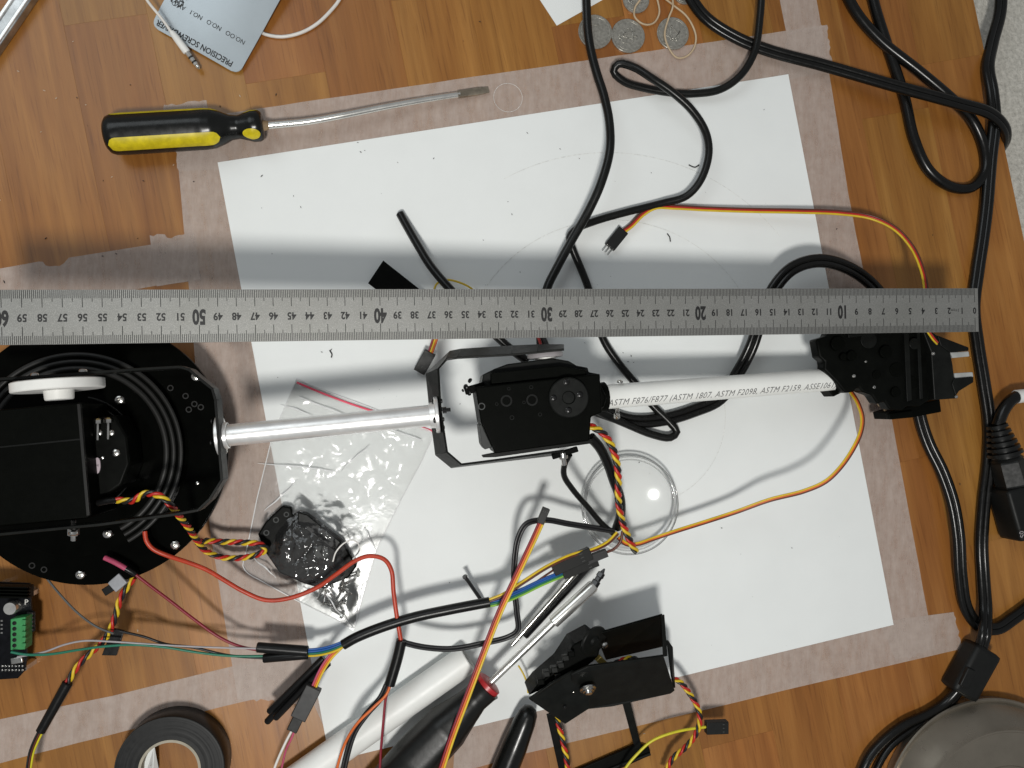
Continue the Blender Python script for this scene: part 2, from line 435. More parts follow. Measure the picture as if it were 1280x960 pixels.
def ruler_mat():
    mt, nt, bs, _ = newmat('satin_ruler_steel'); v = coords(nt)
    f = noise_tex(nt, v, 1900, 2); f2 = noise_tex(nt, v, 35, 3)
    c = ramp(nt, f, [(0.3, (0.25, 0.25, 0.24)), (0.55, (0.30, 0.30, 0.285)), (0.72, (0.38, 0.38, 0.36))])
    mx = nt.nodes.new('ShaderNodeMix'); mx.data_type = 'RGBA'; mx.blend_type = 'MULTIPLY'; mx.inputs['Factor'].default_value = 1
    nt.links.new(c, mx.inputs[6]); nt.links.new(ramp(nt, f2, [(0.3, (0.92, 0.92, 0.9)), (0.7, (1.05, 1.05, 1.05))]), mx.inputs[7])
    nt.links.new(mx.outputs[2], bs.inputs['Base Color'])
    bs.inputs['Metallic'].default_value = 0.55; bs.inputs['Roughness'].default_value = 0.42
    bump(nt, f, 0.35, 0.0002, bs)
    return mt
RULER = ruler_mat()
def carpet_mat():
    mt, nt, bs, _ = newmat('pale_woven_cloth'); v = coords(nt)
    f = noise_tex(nt, v, 260, 4, 0.7)
    nt.links.new(ramp(nt, f, [(0.3, (0.40, 0.385, 0.34)), (0.7, (0.68, 0.655, 0.59))]), bs.inputs['Base Color'])
    bs.inputs['Roughness'].default_value = 0.95; bump(nt, f, 0.9, 0.002, bs)
    return mt
CLOTH = carpet_mat()
SILVER = plain('silver_grey_card', (0.42, 0.47, 0.50), 0.33, 0.35, var=0.06, scale=25, rvar=0.05)

# ------------------------------------------------------------------ the setting: table top of planks, pale cloth beyond its edge
E0, E1 = P(1217, 0), P(1280, 300)
bd = (E1 - E0).normalized(); bp = Vector((-bd.y, bd.x, 0))
if bp.x < 0: bp = -bp
edge_c = (E0 + E1) / 2
def tb(u, v, z=0.0):         # u: cm left of the table edge, v: cm along the boards
    q = edge_c - bp * u + bd * v
    return Vector((q.x, q.y, z))
slabV, slabF = prism_geo([tb(0.02, -62, -0.32), tb(0.02, 78, -0.32), tb(112, 78, -0.32), tb(112, -62, -0.32)], -2.4)
table = bevelled('table_top', slabV, slabF, plain('particle_board', (0.30, 0.16, 0.07), 0.7), None, 0.05)
table['kind'] = 'structure'
rot = math.atan2(bd.y, bd.x) + math.pi / 2
PW = 5.6
u = 0.0; colm = 0
while u < 112:
    v = -62 - random.uniform(0, 30)
    while v < 78:
        L = random.uniform(26, 44)
        a, b = max(v, -62), min(v + L, 78)
        if b - a > 1:
            g = 0.005
            hw, hl = (PW - g) / 2, (b - a - g) / 2
            key = 'plank'
            me = bpy.data.meshes.new('plank'); bb = bmesh.new()
            vv = []
            ch = 0.005
            for z, k in ((0, ch), (-ch, 0), (-0.3, 0)):
                vv.append([bb.verts.new(Vector((sx*(hw - k), sy*(hl - k), z)) * S) for sx, sy in ((-1, -1), (1, -1), (1, 1), (-1, 1))])
            bb.faces.new(vv[0]); bb.faces.new(vv[2][::-1])
            for i in (0, 1):
                for k in range(4): bb.faces.new((vv[i][k], vv[i+1][k], vv[i+1][(k+1) % 4], vv[i][(k+1) % 4]))
            bmesh.ops.recalc_face_normals(bb, faces=bb.faces); bb.to_mesh(me); bb.free()
            o = link('plank', me, WOOD, table, loc=tb(u + PW/2, (a + b)/2, 0), rot=(0, 0, rot))
        v += L
    u += PW; colm += 1

nx, ny = 60, 150
V = []; Fc = []
for i in range(nx + 1):
    for j in range(ny + 1):
        q = edge_c + bp * (-3 + 45 * i / nx) + bd * (-62 + 140 * j / ny)
        z = -2.9 + 0.5 * mnoise.noise(Vector((q.x, q.y, 0)) * 0.13) + 0.12 * mnoise.noise(Vector((q.x, q.y, 5)) * 0.8)
        V.append(Vector((q.x, q.y, z)))
for i in range(nx):
    for j in range(ny):
        a = i*(ny+1) + j; Fc.append((a, a+1, a+ny+2, a+ny+1))
cl = mesh('carpet', V, Fc, CLOTH, None, True); cl['kind'] = 'structure'

# ------------------------------------------------------------------ masking tape, paper
def ragged(pts, amp, ends):
    "subdivide the polygon; fray the given sides"
    out = []; n = len(pts)
    for i in range(n):
        a, b = pts[i], pts[(i + 1) % n]
        k = max(1, int((b - a).length / (0.25 if i in ends else 1.5)))
        d = (b - a).normalized(); pr = Vector((-d.y, d.x, 0))
        for j in range(k):
            am = amp if i in ends else 0.018
            out.append(a.lerp(b, j / k) + (pr * random.uniform(-am, am) if j else Vector((0, 0, 0))))
    return out
def tape(pts, z, label, ends=(0,)):
    poly = ragged([P(x, y, z) for x, y in pts], 0.12, ends)
    V, Fc = prism_geo(poly, z - 0.004)
    # triangulate the outline by a fan-safe ngon
    o = mesh('masking_tape_strip', V, Fc, TAPE)
    return tag(o, label, 'tape', 'masking tape strips round the paper')
tape([(212, 152), (1034, 31), (1040, 88), (985, 100), (272, 212), (224, 214)], 0.010, 'masking tape strip along the top edge of the white paper, under the bent screwdriver', (1, 5))
tape([(218, 150), (285, 196), (340, 520), (424, 952), (392, 880), (297, 874), (262, 660)], 0.018, 'masking tape strip along the paper edge beside the round black robot base', (4,))
tape([(985, 42), (1027, 31), (1060, 240), (1115, 525), (1168, 812), (1120, 826), (1100, 781), (972, 96)], 0.026, 'masking tape strip running down the paper edge beneath the gripper', (0, 4))
tape([(566, 968), (570, 914), (1117, 775), (1192, 765), (1202, 811), (960, 868), (660, 941)], 0.034, 'masking tape strip along the paper edge near the ferrite bead', (3,))
tape([(-14, 338), (48, 327), (62, 333), (80, 329), (86, 322), (187, 306), (246, 296), (252, 350), (195, 357), (-14, 396)], 0.014, 'wrinkled masking tape strip above the numbers 52 to 60 of the ruler', (6, 1, 2, 3))
tape([(187, 294), (206, 293), (214, 298), (243, 290), (250, 349), (196, 358)], 0.024, 'small square of doubled masking tape above the number 51 of the ruler', (0, 1, 2))
tape([(-14, 902), (140, 870), (290, 833), (430, 803), (442, 846), (275, 884), (37, 944), (-14, 958)], 0.010, 'masking tape strip running under the black tape roll', (3,))
tape([(972, -14), (1018, -14), (1027, 36), (984, 46)], 0.020, 'short faded masking tape piece above the paper corner, beyond the cable loop', (2,))
tape([(205, 131), (258, 125), (262, 150), (208, 156)], 0.022, 'small torn masking tape end under the yellow and black handle', (3, 0))
# creases of the wrinkled strip
cz = P(40, 330, 0.03)

pc = [P(272, 203, 0.06), P(985, 93, 0.06), P(1117, 781, 0.06), P(412.5, 952, 0.06)]
N = 40; V = []; Fc = []
for lay in (0, 1):
    for i in range(N + 1):
        for j in range(N + 1):
            s_, t_ = i / N, j / N
            q = pc[0].lerp(pc[1], s_).lerp(pc[3].lerp(pc[2], s_), t_)
            z = 0.06 + 0.035 * mnoise.noise(Vector((q.x, q.y, 0)) * 0.12) * min(1, 6 * min(s_, 1 - s_, t_, 1 - t_))
            if s_ > 0.97 and t_ < 0.3: z += 0.05 * (s_ - 0.97) / 0.03
            V.append(Vector((q.x, q.y, z - 0.015 * lay)))
M1 = (N + 1) ** 2
for i in range(N):
    for j in range(N):
        a = i*(N+1) + j; f = (a, a+1, a+N+2, a+N+1); Fc.append(f); Fc.append(tuple(M1 + x for x in f[::-1]))
rim = [i*(N+1) for i in range(N+1)] + [N*(N+1) + j for j in range(1, N+1)] + [i*(N+1) + N for i in range(N-1, -1, -1)] + [j for j in range(N-1, 0, -1)]
for a, b in zip(rim, rim[1:] + rim[:1]): Fc.append((a, b, M1 + b, M1 + a))
paper = tag(mesh('paper_sheet', V, Fc, PAPER, None, True, 30), 'large square sheet of white paper taped to the wooden table', 'paper')
PENCIL = plain('faint_pencil', (0.715, 0.72, 0.70), 0.7, var=0.3, scale=500)
def arc(c, r, a0, a1, wd=0.016):
    path = [c + Vector((r*math.cos(math.radians(a)), r*math.sin(math.radians(a)), 0)) for a in [a0 + (a1-a0)*i/60 for i in range(61)]]
    V = []; 
    for p in path:
        d = (p - c).normalized(); V += [p + d*wd, p - d*wd]
    mesh('pencil_line', V, [(2*i, 2*i+1, 2*i+3, 2*i+2) for i in range(60)], PENCIL, paper)
arc(P(770, 470, 0.105), 11.5, 35, 150); arc(P(770, 470, 0.105), 16.5, 40, 120); arc(P(800, 520, 0.105), 6.5, -70, 20)
arc(P(635, 122, 0.05), 1.05, 0, 360, 0.012)
a_, b_ = P(880, 720, 0.105), P(960, 620, 0.105)

# ------------------------------------------------------------------ crumbs on the paper and the wood
specks = [(447,178),(456,188),(451,190),(497,203),(542,198),(327,220),(659,166),(724,198),(768,172),(367,245),(376,259),(340,317),
          (650,340),(789,445),(785,452),(779,441),(792,453),(814,216),(635,252),(402,440),(414,437),(458,726),(562,728),(799,578),(812,592),
          (990,685),(902,660),(640,268),(575,505),(604,300),(700,186),(955,137),(869,86),(1166,294),(1200,605)]
wood_specks = [(163,106),(172,298),(57,298),(96,122),(129,226),(179,226),(242,227),(145,317),(128,320),(5,352),(275,133),(191,139),(345,118),(600,27),(265,347),(1046,286)]
V = []; Fc = []
def chip(px, py, z, s):
    c = P(px, py, z); n = len(V); a = random.uniform(0, 6.3); l = s * random.uniform(1, 2.2)
    e1 = Vector((math.cos(a), math.sin(a), 0)) * l; e2 = Vector((-math.sin(a), math.cos(a), 0)) * s * 0.6
    V.extend([c + e1, c + e2, c - e1*0.8, c - e2*0.9 + e1*0.2, c + Vector((0, 0, s*0.7))])
    Fc.extend([(n, n+1, n+4), (n+1, n+2, n+4), (n+2, n+3, n+4), (n+3, n, n+4), (n, n+3, n+2, n+1)])
for p in specks: chip(*p, 0.10, random.uniform(0.035, 0.075))
for p in wood_specks: chip(*p, 0.045, random.uniform(0.04, 0.08))
for _ in range(30): chip(random.uniform(300, 1080), random.uniform(220, 860), 0.095, random.uniform(0.015, 0.03))
for _ in range(50): chip(random.uniform(0, 1200), random.uniform(0, 960), 0.05, random.uniform(0.015, 0.03))
tag(mesh('dark_crumbs', V, Fc, CHIP), 'scattered tiny dark crumbs and shavings on paper and wood', 'crumbs', kind='stuff')
V = []; Fc = []
for p in [(23, 89), (70, 123), (107, 131), (51, 165), (140, 221), (217, 206), (0, 250), (91, 52), (172, 788), (805, 917), (300, 120), (55, 113)]: chip(*p, 0.03, random.uniform(0.05, 0.09))
tag(mesh('pale_crumbs', V, Fc, PALECHIP), 'scattered tiny pale crumbs on the bare wood', 'crumbs', kind='stuff')
# curled black shavings
for pts, lab in (([(861,206),(865,208),(869,209),(874,206)], 'short curled black shaving on paper beside the looped black cable'),
                 ([(834,292),(837,296),(838,302)], 'thin curved shaving on paper beside the pinned three wire plug'),
                 ([(412,438),(415,443),(414,447)], 'thin curved shaving on paper just above the clear bag')):
    tag(tube('shaving', [P(x, y, 0.13) for x, y in pts], 0.045, CHIP, sides=6, step=0.1), lab, 'shaving', 'curled shavings on the paper')

# ------------------------------------------------------------------ screws (shared meshes)
def screw_mesh(name, r, mat):
    me = bpy.data.meshes.new(name); b = bmesh.new()
    prof = [(0, r), (r*0.35, r), (r*0.62, r*0.82), (r*0.75, r*0.5)]
    n = 14; rows = []
    for z, q in prof: rows.append([b.verts.new(Vector((q*math.cos(2*math.pi*k/n), q*math.sin(2*math.pi*k/n), z)) * S) for k in range(n)])
    for i in range(len(rows) - 1):
        for k in range(n): b.faces.new((rows[i][k], rows[i][(k+1) % n], rows[i+1][(k+1) % n], rows[i+1][k]))
    # cross recess: sunken centre
    rec = [b.verts.new(Vector((r*(0.42 if k % 2 == 0 else 0.13)*math.cos(2*math.pi*k/8), r*(0.42 if k % 2 == 0 else 0.13)*math.sin(2*math.pi*k/8), r*0.36)) * S) for k in range(8)]
    lip = [b.verts.new(Vector((r*(0.44 if k % 2 == 0 else 0.15)*math.cos(2*math.pi*k/8), r*(0.44 if k % 2 == 0 else 0.15)*math.sin(2*math.pi*k/8), r*0.76)) * S) for k in range(8)]
    b.faces.new(rec)
    for k in range(8): b.faces.new((lip[k], lip[(k+1) % 8], rec[(k+1) % 8], rec[k]))
    ed = [b.edges.get((rows[-1][k], rows[-1][(k+1) % n])) for k in range(n)] + [b.edges.get((lip[k], lip[(k+1) % 8])) for k in range(8)]
    bmesh.ops.bridge_loops(b, edges=ed)
    bmesh.ops.recalc_face_normals(b, faces=b.faces); b.to_mesh(me); b.free()
    me.polygons.foreach_set('use_smooth', [True]*len(me.polygons)); me.set_sharp_from_angle(angle=math.radians(30))
    me.materials.append(mat); return me
SC_BRIGHT = screw_mesh('bright_screw', 0.30, CHROME)
SC_SMALL = screw_mesh('small_bright_screw', 0.16, CHROME)
SC_BLACK = screw_mesh('black_screw', 0.2, BLACKSCREW)
def screw(parent, p, me=SC_BRIGHT, d=Vector((0, 0, 1)), name='screw', scale=1.0):
    o = link(name, me, None, parent, loc=p)
    o.rotation_euler = (d.to_track_quat('Z', 'Y').to_matrix() @ Matrix.Rotation(random.uniform(0, 3), 3, 'Z')).to_euler(); o.scale = (scale,)*3
    return o

# ------------------------------------------------------------------ cables lying on the table
def twin_cord(name, label, pts, r, gap, cat='cable', mat=BLACKCABLE2, group=None, web=True):
    root = thing(name, label, cat, P(pts[0][0], pts[0][1], 0), group)
    strands(root, PP(pts), [mat, mat], r, spread=gap, step=0.35, name='cord_core')
    return root
c = tag(tube('black_cable', PP([(732,-30,1.2),(735,40,1.3),(739,65,1.4),(746,92,1.4),(755,120,1.7),(762,155,2.2),(762,190,2.6),(751,230,2.4),(735,265,1.9),(715,300,1.5),(696,335,1.3),(684,360,1.2),(676,400,1.1),(678,450,1.0),(690,500,0.9)]), 0.32, BLACKCABLE, sides=12),
        'thin black cable dropping past the two coins and under the ruler at 30', 'cable')
c = tag(tube('black_cable', PP([(953,-30,1.0),(950,20,1.0),(943,65,1.1),(925,95,1.1),(900,112,0.8),(870,117,0.6),(840,116,0.5),(805,110,0.45),(780,102,0.6),(767,89,0.9),(773,80,1.2),(792,84,1.5),(815,98,1.9),(840,115,2.0),(865,138,1.9),(882,165,1.8),(886,192,1.7),(876,225,1.4),(858,245,1.0),(828,254,0.7),(780,266,0.6),(742,277,0.6),(721,286,0.8),(712,297,1.0),(716,312,0.9),(727,338,0.6),(736,362,0.5),(745,400,0.5),(757,430,0.5),(775,456,0.5),(793,478,0.5),(815,506,0.5),(838,529,0.55),(846,540,0.6),(838,547,0.6),(815,543,0.6),(785,531,0.7),(760,520,0.9),(735,508,1.2)]), 0.285, BLACKCABLE, sides=12),
        'black cable twisted into a narrow loop over the paper top edge', 'cable')
twin_cord('black_power_cord', 'thick double black cord crossing from the coins towards the cloth at the table edge', [(850,-25,0.5),(880,20,0.5),(920,47,0.5),(960,63,0.6),(1030,82,0.9),(1120,108,1.5),(1200,130,1.9),(1238,142,1.6),(1256,160,0.9),(1258,176,-0.2),(1250,190,-1.6)], 0.27, 0.40)
tag(tube('black_cable', PP([(1050,-25,0.5),(1070,15,0.5),(1100,50,0.6),(1150,90,0.9),(1190,124,1.0),(1215,150,0.7),(1230,185,0.5),(1231,214,0.45),(1215,234,0.42),(1190,234,0.42),(1162,214,0.42),(1143,175,0.42),(1130,120,0.42),(1110,60,0.42),(1094,10,0.5),(1086,-25,0.6)]), 0.40, BLACKCABLE2, sides=12),
    'glossy black cable bent into a teardrop loop on the bare wood', 'cable')
cE = twin_cord('black_power_cord', 'long double black cord running along the table edge into the ferrite bead', [(1252,-25,-1.2),(1250,15,-0.9),(1240,55,-0.2),(1235,85,0.5),(1240,115,0.9),(1243,150,0.8),(1238,200,0.6),(1233,260,0.5),(1228,300,0.45),(1222,340,0.45),(1217,385,0.5),(1222,430,0.5),(1230,480,0.5),(1237,530,0.5),(1236,575,0.45),(1230,630,0.45),(1227,680,0.45),(1229,720,0.5),(1232,765,0.9),(1231,790,1.6),(1226,812,1.3)], 0.30, 0.42)
twin_cord('black_power_cord', 'flat double black cord arching up behind the ruler and passing under the gripper', [(735,508,0.6),(760,517,0.5),(790,526,0.45),(830,524,0.45),(868,513,0.45),(900,498,0.5),(925,462,0.9),(940,432,1.4),(952,395,2.2),(968,360,2.8),(990,336,3.1),(1020,326,3.1),(1056,333,2.6),(1092,358,1.8),(1118,400,0.7),(1135,450,0.5),(1145,490,0.5),(1151,525,0.5),(1161,555,0.6),(1178,590,0.8),(1191,628,0.9),(1198,670,0.9),(1201,720,0.7),(1208,760,0.5),(1223,781,0.45),(1245,786,0.5),(1268,772,0.5),(1300,748,0.5)], 0.28, 0.44)
# ferrite bead and the cord leaving it
fb = thing('ferrite_bead', 'square black ferrite clamp on the cord beside the steel lid', 'ferrite bead', P(1213, 840))
A, B = P(1229, 809, 1.05), P(1197, 866, 0.9)
box('housing', A, B, 2.2, 1.75, CONN, fb, 0.34)
box('latch', P(1214, 836, 1.9), P(1203, 858, 1.8), 0.7, 0.35, CONN, fb, 0.08)
box('hinge_rib', P(1230, 828, 1.6), P(1219, 850, 1.5), 0.28, 0.5, CONN, fb, 0.08)
root = thing('black_power_cord', 'double black cord curving from the ferrite bead down past the steel lid', 'cable', P(1195, 868))
tube('cord_core', PP([(1199,860,1.0),(1183,877,.7),(1160,892,.6),(1130,906,.6),(1102,928,.6),(1084,950,.6),(1070,985,.6)]), 0.34, BLACKCABLE2, root)
tube('cord_core', PP([(1200,864,.6),(1184,884,.4),(1160,900,.35),(1135,915,.35),(1112,934,.35),(1096,960,.35),(1086,990,.35)]), 0.27, BLACKCABLE2, root)
# plug with ribbed strain relief
pl = thing('power_plug', 'black power plug with ribbed strain relief at the photo edge', 'plug', P(1262, 600))
tube('plug_cord', PP([(1300,492,1.2),(1280,493,1.3),(1264,500,1.4),(1253,515,1.4),(1247,532,1.3)]), 0.46, BLACKCABLE2, pl)
lathe('cord_tag', P(1270, 496, 1.35), P(1290, 493, 1.3), [(0, .52), (1.4, .52)], WHITEPL, pl, 20)
ax0, ax1 = P(1246, 531, 1.3), P(1281, 655, 1.5)
pd = (ax1 - ax0).normalized()
prof = []
for k in range(6):
    t = k * 0.42; r0 = 0.72 + 0.10 * k
    prof += [(t, r0), (t + 0.22, r0 + 0.04), (t + 0.23, r0 - 0.24), (t + 0.41, r0 - 0.22)]
lathe('strain_relief', ax0, ax1, prof + [(2.7, 1.15)], RUBBER, pl, 24, angle=25)
q0 = ax0 + pd * 2.6
lathe('plug_neck', q0, ax1, [(0, 1.0), (0.3, 1.15), (2.0, 1.22), (2.1, 1.3)], CONN, pl, 6, angle=20)
box('plug_body', q0 + pd * 2.1, q0 + pd * 6.0, 3.0, 2.4, CONN, pl, 0.25)
text_on('lettering', '05', 0.5, P(1277, 668, 2.95), pd, Vector((-pd.y, pd.x, 0)).normalized(), W_GRY, pl)

# ------------------------------------------------------------------ steel lid at the corner
lidc = P(1238, 1015, 1.0); lr = (lidc - P(1238, 873, 1.0)).length; l2 = (P(1262, 1020, 2.9) - P(1262, 900, 2.9)).length; l3 = l2*.62
tin = thing('steel_tin', 'round dull brownish steel tin with stepped rings at the table corner', 'tin', Vector((lidc.x, lidc.y, 0)))
z0, z1 = Vector((lidc.x, lidc.y, 0)), Vector((lidc.x, lidc.y, 1))
lathe('tin_wall', z0, z1, [(0, lr*.97), (.1, lr*.985), (.75, lr*.985), (.85, lr), (1.0, lr*1.004), (1.1, lr*.995), (1.08, lr*.975), (1.0, lr*.965), (2.2, l2*1.08), (2.55, l2*1.03), (2.9, l2), (2.98, l2*.992)], TIN, tin, 110, cap=False, angle=40)
lathe('tin_top', z0, z1, [(2.98, l2*.992), (2.98, l2*.975), (2.9, l2*.965), (2.88, l3), (2.95, l3*.99), (2.96, l3*.975), (2.9, l3*.965), (2.9, .02)], TIN, tin, 110, cap=False, angle=40)

# ------------------------------------------------------------------ things along the top edge
bar = thing('metal_bar', 'silver metal bar crossing the corner above the wood', 'bar', P(10, 30))
A, B = P(-40, 102, 0.4), P(65, -52, 0.4)
box('bar_body', A, B, 1.2, 0.7, plain('scuffed_aluminium', (0.45, 0.46, 0.46), 0.35, 0.9, var=0.35, scale=90, bstr=0.3), bar, 0.1)
sd = (B - A).normalized().cross(Vector((0, 0, 1)))
for k in (-0.4, 0.4): box('bar_rib', A + sd*k + Vector((0, 0, 0.4)), B + sd*k + Vector((0, 0, 0.4)), 0.22, 0.14, ALU, bar, 0.04)

note = [P(675, 0, 0.03), P(696, 32, 0.03), P(760, -4, 0.03), P(735, -48, 0.03), P(648, -48, 0.03)]
V, Fc = prism_geo(note, 0.012)
tag(mesh('paper_note', V, Fc, PAPER), 'small white paper corner poking in beside the coins', 'paper')

# silver pouch card with lettering
card = thing('silver_card', 'silver grey tool card printed PRECISION SCREWDRIVER, lying under the white earphone lead', 'card', P(270, 40))
cc = [P(187, 30, 0.5), P(297, 92, 0.5), P(392, -78, 1.3), P(282, -140, 1.3)]
ex = (cc[0] - cc[1]).normalized(); ey = (cc[1] - cc[2]).normalized(); ey = (ey - ex*ey.dot(ex)).normalized()
Wc, Hc = (cc[1] - cc[0]).length, (cc[2] - cc[1]).length
def card_pt(a, b):           # a,b in 0..1 from the rounded corner near the jack
    q = cc[0].lerp(cc[1], a).lerp(cc[3].lerp(cc[2], a), b)
    q = q.copy(); q.z = 0.22 + 0.55 * math.sin(min(1, b * 1.6) * 1.5) + 0.30 * math.sin(a * math.pi) * (0.3 + b) + 0.06 * math.sin(b * 9 + a * 2)
    return q
NA, NB = 28, 30; V = []; Fc = []; rc = 0.55
def edge_in(a, b):
    # round the two near corners
    x, y = a * Wc, b * Hc
    if y < rc:
        dx = rc - math.sqrt(max(0, rc*rc - (rc - y)**2))
        x = dx + (Wc - 2*dx) * a
    return x / Wc, b
for lay in (0, 1):
    for i in range(NA + 1):
        for j in range(NB + 1):
            b0 = (j / NB) ** 1.4
            a, b = edge_in(i / NA, b0)
            V.append(card_pt(a, b) - Vector((0, 0, 0.06 * lay)))
M1 = (NA + 1) * (NB + 1)
for i in range(NA):
    for j in range(NB):
        a = i*(NB+1) + j; f = (a, a+1, a+NB+2, a+NB+1); Fc.append(f); Fc.append(tuple(M1 + x for x in f[::-1]))
rim = [i*(NB+1) for i in range(NA+1)] + [NA*(NB+1) + j for j in range(1, NB+1)] + [i*(NB+1) + NB for i in range(NA-1, -1, -1)] + [j for j in range(NB-1, 0, -1)]
for a, b in zip(rim, rim[1:] + rim[:1]): Fc.append((a, b, M1 + b, M1 + a))
mesh('card_sheet', V, Fc, SILVER, card, True, 40)
def card_text(s, px0, py0, size, **kw):
    vs_, fc = text_mesh(s, size, align='LEFT', **kw)
    # start point in card coordinates, then lay each vertex on the curved card
    p0 = P(px0, py0, 0.7)
    a0 = (p0 - cc[1]).dot(ex); b0 = (p0 - cc[1]).dot(-ey)
    out = []
    for v in vs_:
        x = a0 + v.x; y = b0 - v.y
        out.append(card_pt(1 - x / Wc, max(0, y / Hc)) + Vector((0, 0, 0.02)))
    mesh('lettering', out, fc, BLACKINK, card)
card_text('PRECISION SCREWDRIVER', 289, 78, 0.56, offset=0.010, xs=0.88)
card_text('NO.OO   NO.O   NO.1   AWL', 305, 52, 0.45, xs=0.92)
for k in range(5):
    pts = []
    for t in range(14):
        pts.append(card_pt(0.06 + 0.13*(t/13) + 0.015*math.sin(t*1.7 + k), 0.20 + 0.014*k + 0.02*math.sin(t*1.1 + 2*k)) + Vector((0, 0, 0.02)))
    tube('printed_scribble', pts, 0.018, BLACKINK, card, sides=5, step=0.12)

# earphone lead
ear = thing('earphone_lead', 'white earphone lead with a small jack plug over the silver card', 'cable', P(230, 60))
tube('lead', PP([(170,-25,1.9),(185,2,1.75),(198,18,1.55),(208,31,1.3),(216,43,1.1)]), 0.10, W_WHT, ear)
j0, j1 = P(214, 39, 1.15), P(249.5, 86.5, 0.5)
L = (j1 - j0).length
lathe('jack_sleeve', j0, j1, [(0, .13), (.12, .20), (.5, .24), (1.5, .26), (1.62, .24)], WHITEPL, ear, 20)
lathe('jack_pin', j0, j1, [(1.6, .17), (L*0.66, .17), (L*0.67, .15), (L*0.70, .15), (L*0.71, .17), (L*0.78, .17), (L*0.79, .15), (L*0.82, .15), (L*0.83, .17), (L*0.88, .17), (L*0.9, .13), (L*0.95, .16), (L, .05)], STEEL, ear, 20, angle=20)
for t in (0.685, 0.805): lathe('insulating_ring', j0, j1, [(L*(t - .014), .172), (L*(t + .014), .172)], BLACKINK, ear, 20)
tag(tube('white_lead', PP([(318,36,0.2),(332,43,0.15),(352,46,0.15),(376,41,0.15),(396,30,0.15),(412,15,0.15),(424,0,0.15),(435,-25,0.15)]), 0.125, W_WHT),
    'thin white lead curling out from under the silver card', 'cable')

# coins and rubber bands
def coin(px, py, r, label, z=0.0):
    c = P(px, py, z + 0.1); c.z = z
    up = Vector((0, 0, 1))
    root = thing('coin', label, 'coin', c, 'coins beside the rubber bands')
    lathe('coin_blank', c, c + up, [(0, r*0.97), (0.03, r), (0.16, r), (0.19, r*0.97), (0.19, r*0.92), (0.165, r*0.90), (0.165, 0.01)], COIN, root, 48, angle=25)
    # raised motif: numeral-like relief and a ring of beads
    random.seed(int(px))
    V = []; Fc = []
    for k in range(3):
        pts = [c + Vector((r*0.5*math.cos(a) + random.uniform(-.12, .12), r*0.45*math.sin(a) + random.uniform(-.1, .1), 0.17)) for a in [random.uniform(0, 6.3) + t*0.5 for t in range(5)]]
        v, f = tube_geo(catmull(pts, 0.1), 0.045, 6, False, 0.6); n = len(V); V += v; Fc += [tuple(n + x for x in q) for q in f]
    mesh('relief', V, Fc, COIN, root, True)
    ring('rim_bead', c + Vector((0, 0, 0.165)), r*0.84, 0.022, COIN, root, 64)
coin(744, 40, 1.27, 'large coin partly hidden under the thin black cable')
coin(785, 45, 1.27, 'large uncovered coin lying between two others')
coin(841, 42, 1.22, 'large coin framed by the lower rubber band loop')
coin(795, 0, 1.0, 'smaller coin cut by the photo edge under a rubber band')
coin(856, -10, 0.95, 'coin sliver at the photo edge beside the thick double cord')
random.seed(11)
tag(tube('rubber_band', PP([(800,0,.3),(794,9,.3),(793,20,.3),(800,28,.3),(809,31,.25),(818,28,.12),(824,17,.12),(823,5,.14),(817,-10,.2),(806,-12,.3)]), 0.075, BAND, closed=True, sides=8, step=0.15),
    'small beige rubber band loop over the smaller coin', 'rubber band', 'rubber bands on the coins')
tag(tube('rubber_band', PP([(828,-6,.12),(841,6,.2),(857,19,.3),(866,33,.3),(870,47,.2),(867,61,.12),(857,71,.12),(846,72,.12),(836,60,.3),(831,43,.3),(836,22,.3),(841,8,.38),(838,-8,.2)]), 0.075, BAND, closed=True, sides=8, step=0.15),
    'beige rubber band stretched into a drop loop over a coin', 'rubber band', 'rubber bands on the coins')

# ------------------------------------------------------------------ yellow and black flat screwdriver
sdv = thing('flat_screwdriver', 'flat screwdriver with yellow and black handle and bent shiny shaft', 'screwdriver', P(230, 165))
h0, h1 = P(132, 169, 1.5), P(329, 157, 1.25)
HL = (h1 - h0).length; R0 = 1.36
hp = [(0, .72), (.08, 1.0), (.25, 1.22), (.55, 1.33), (1.2, R0), (HL*.62, R0), (HL*.68, 1.3), (HL*.74, 1.08), (HL*.79, .84), (HL*.84, .78), (HL*.89, .92), (HL*.93, 1.05), (HL*.97, 1.04), (HL*.99, .95), (HL, .78)]
def dense(pf, st=0.12):
    out = []
    for (t0, r0), (t1, r1) in zip(pf, pf[1:]):
        k = max(1, int((t1 - t0)/st)); out += [(t0 + (t1 - t0)*i/k, r0 + (r1 - r0)*i/k) for i in range(k)]
    return out + [pf[-1]]
hd = dense(hp)
def flute(a, t):
    amp = 0.035 * max(0, min(1, (t - 0.4)/0.8)) * max(0, min(1, (HL*0.66 - t)/0.8))
    return 1 - amp * (0.5 + 0.5*math.cos(6*(a - math.radians(170) + math.pi/6)))
lathe('handle', h0, h1, hd, HANDLE, sdv, 72, angle=50, rmod=flute)
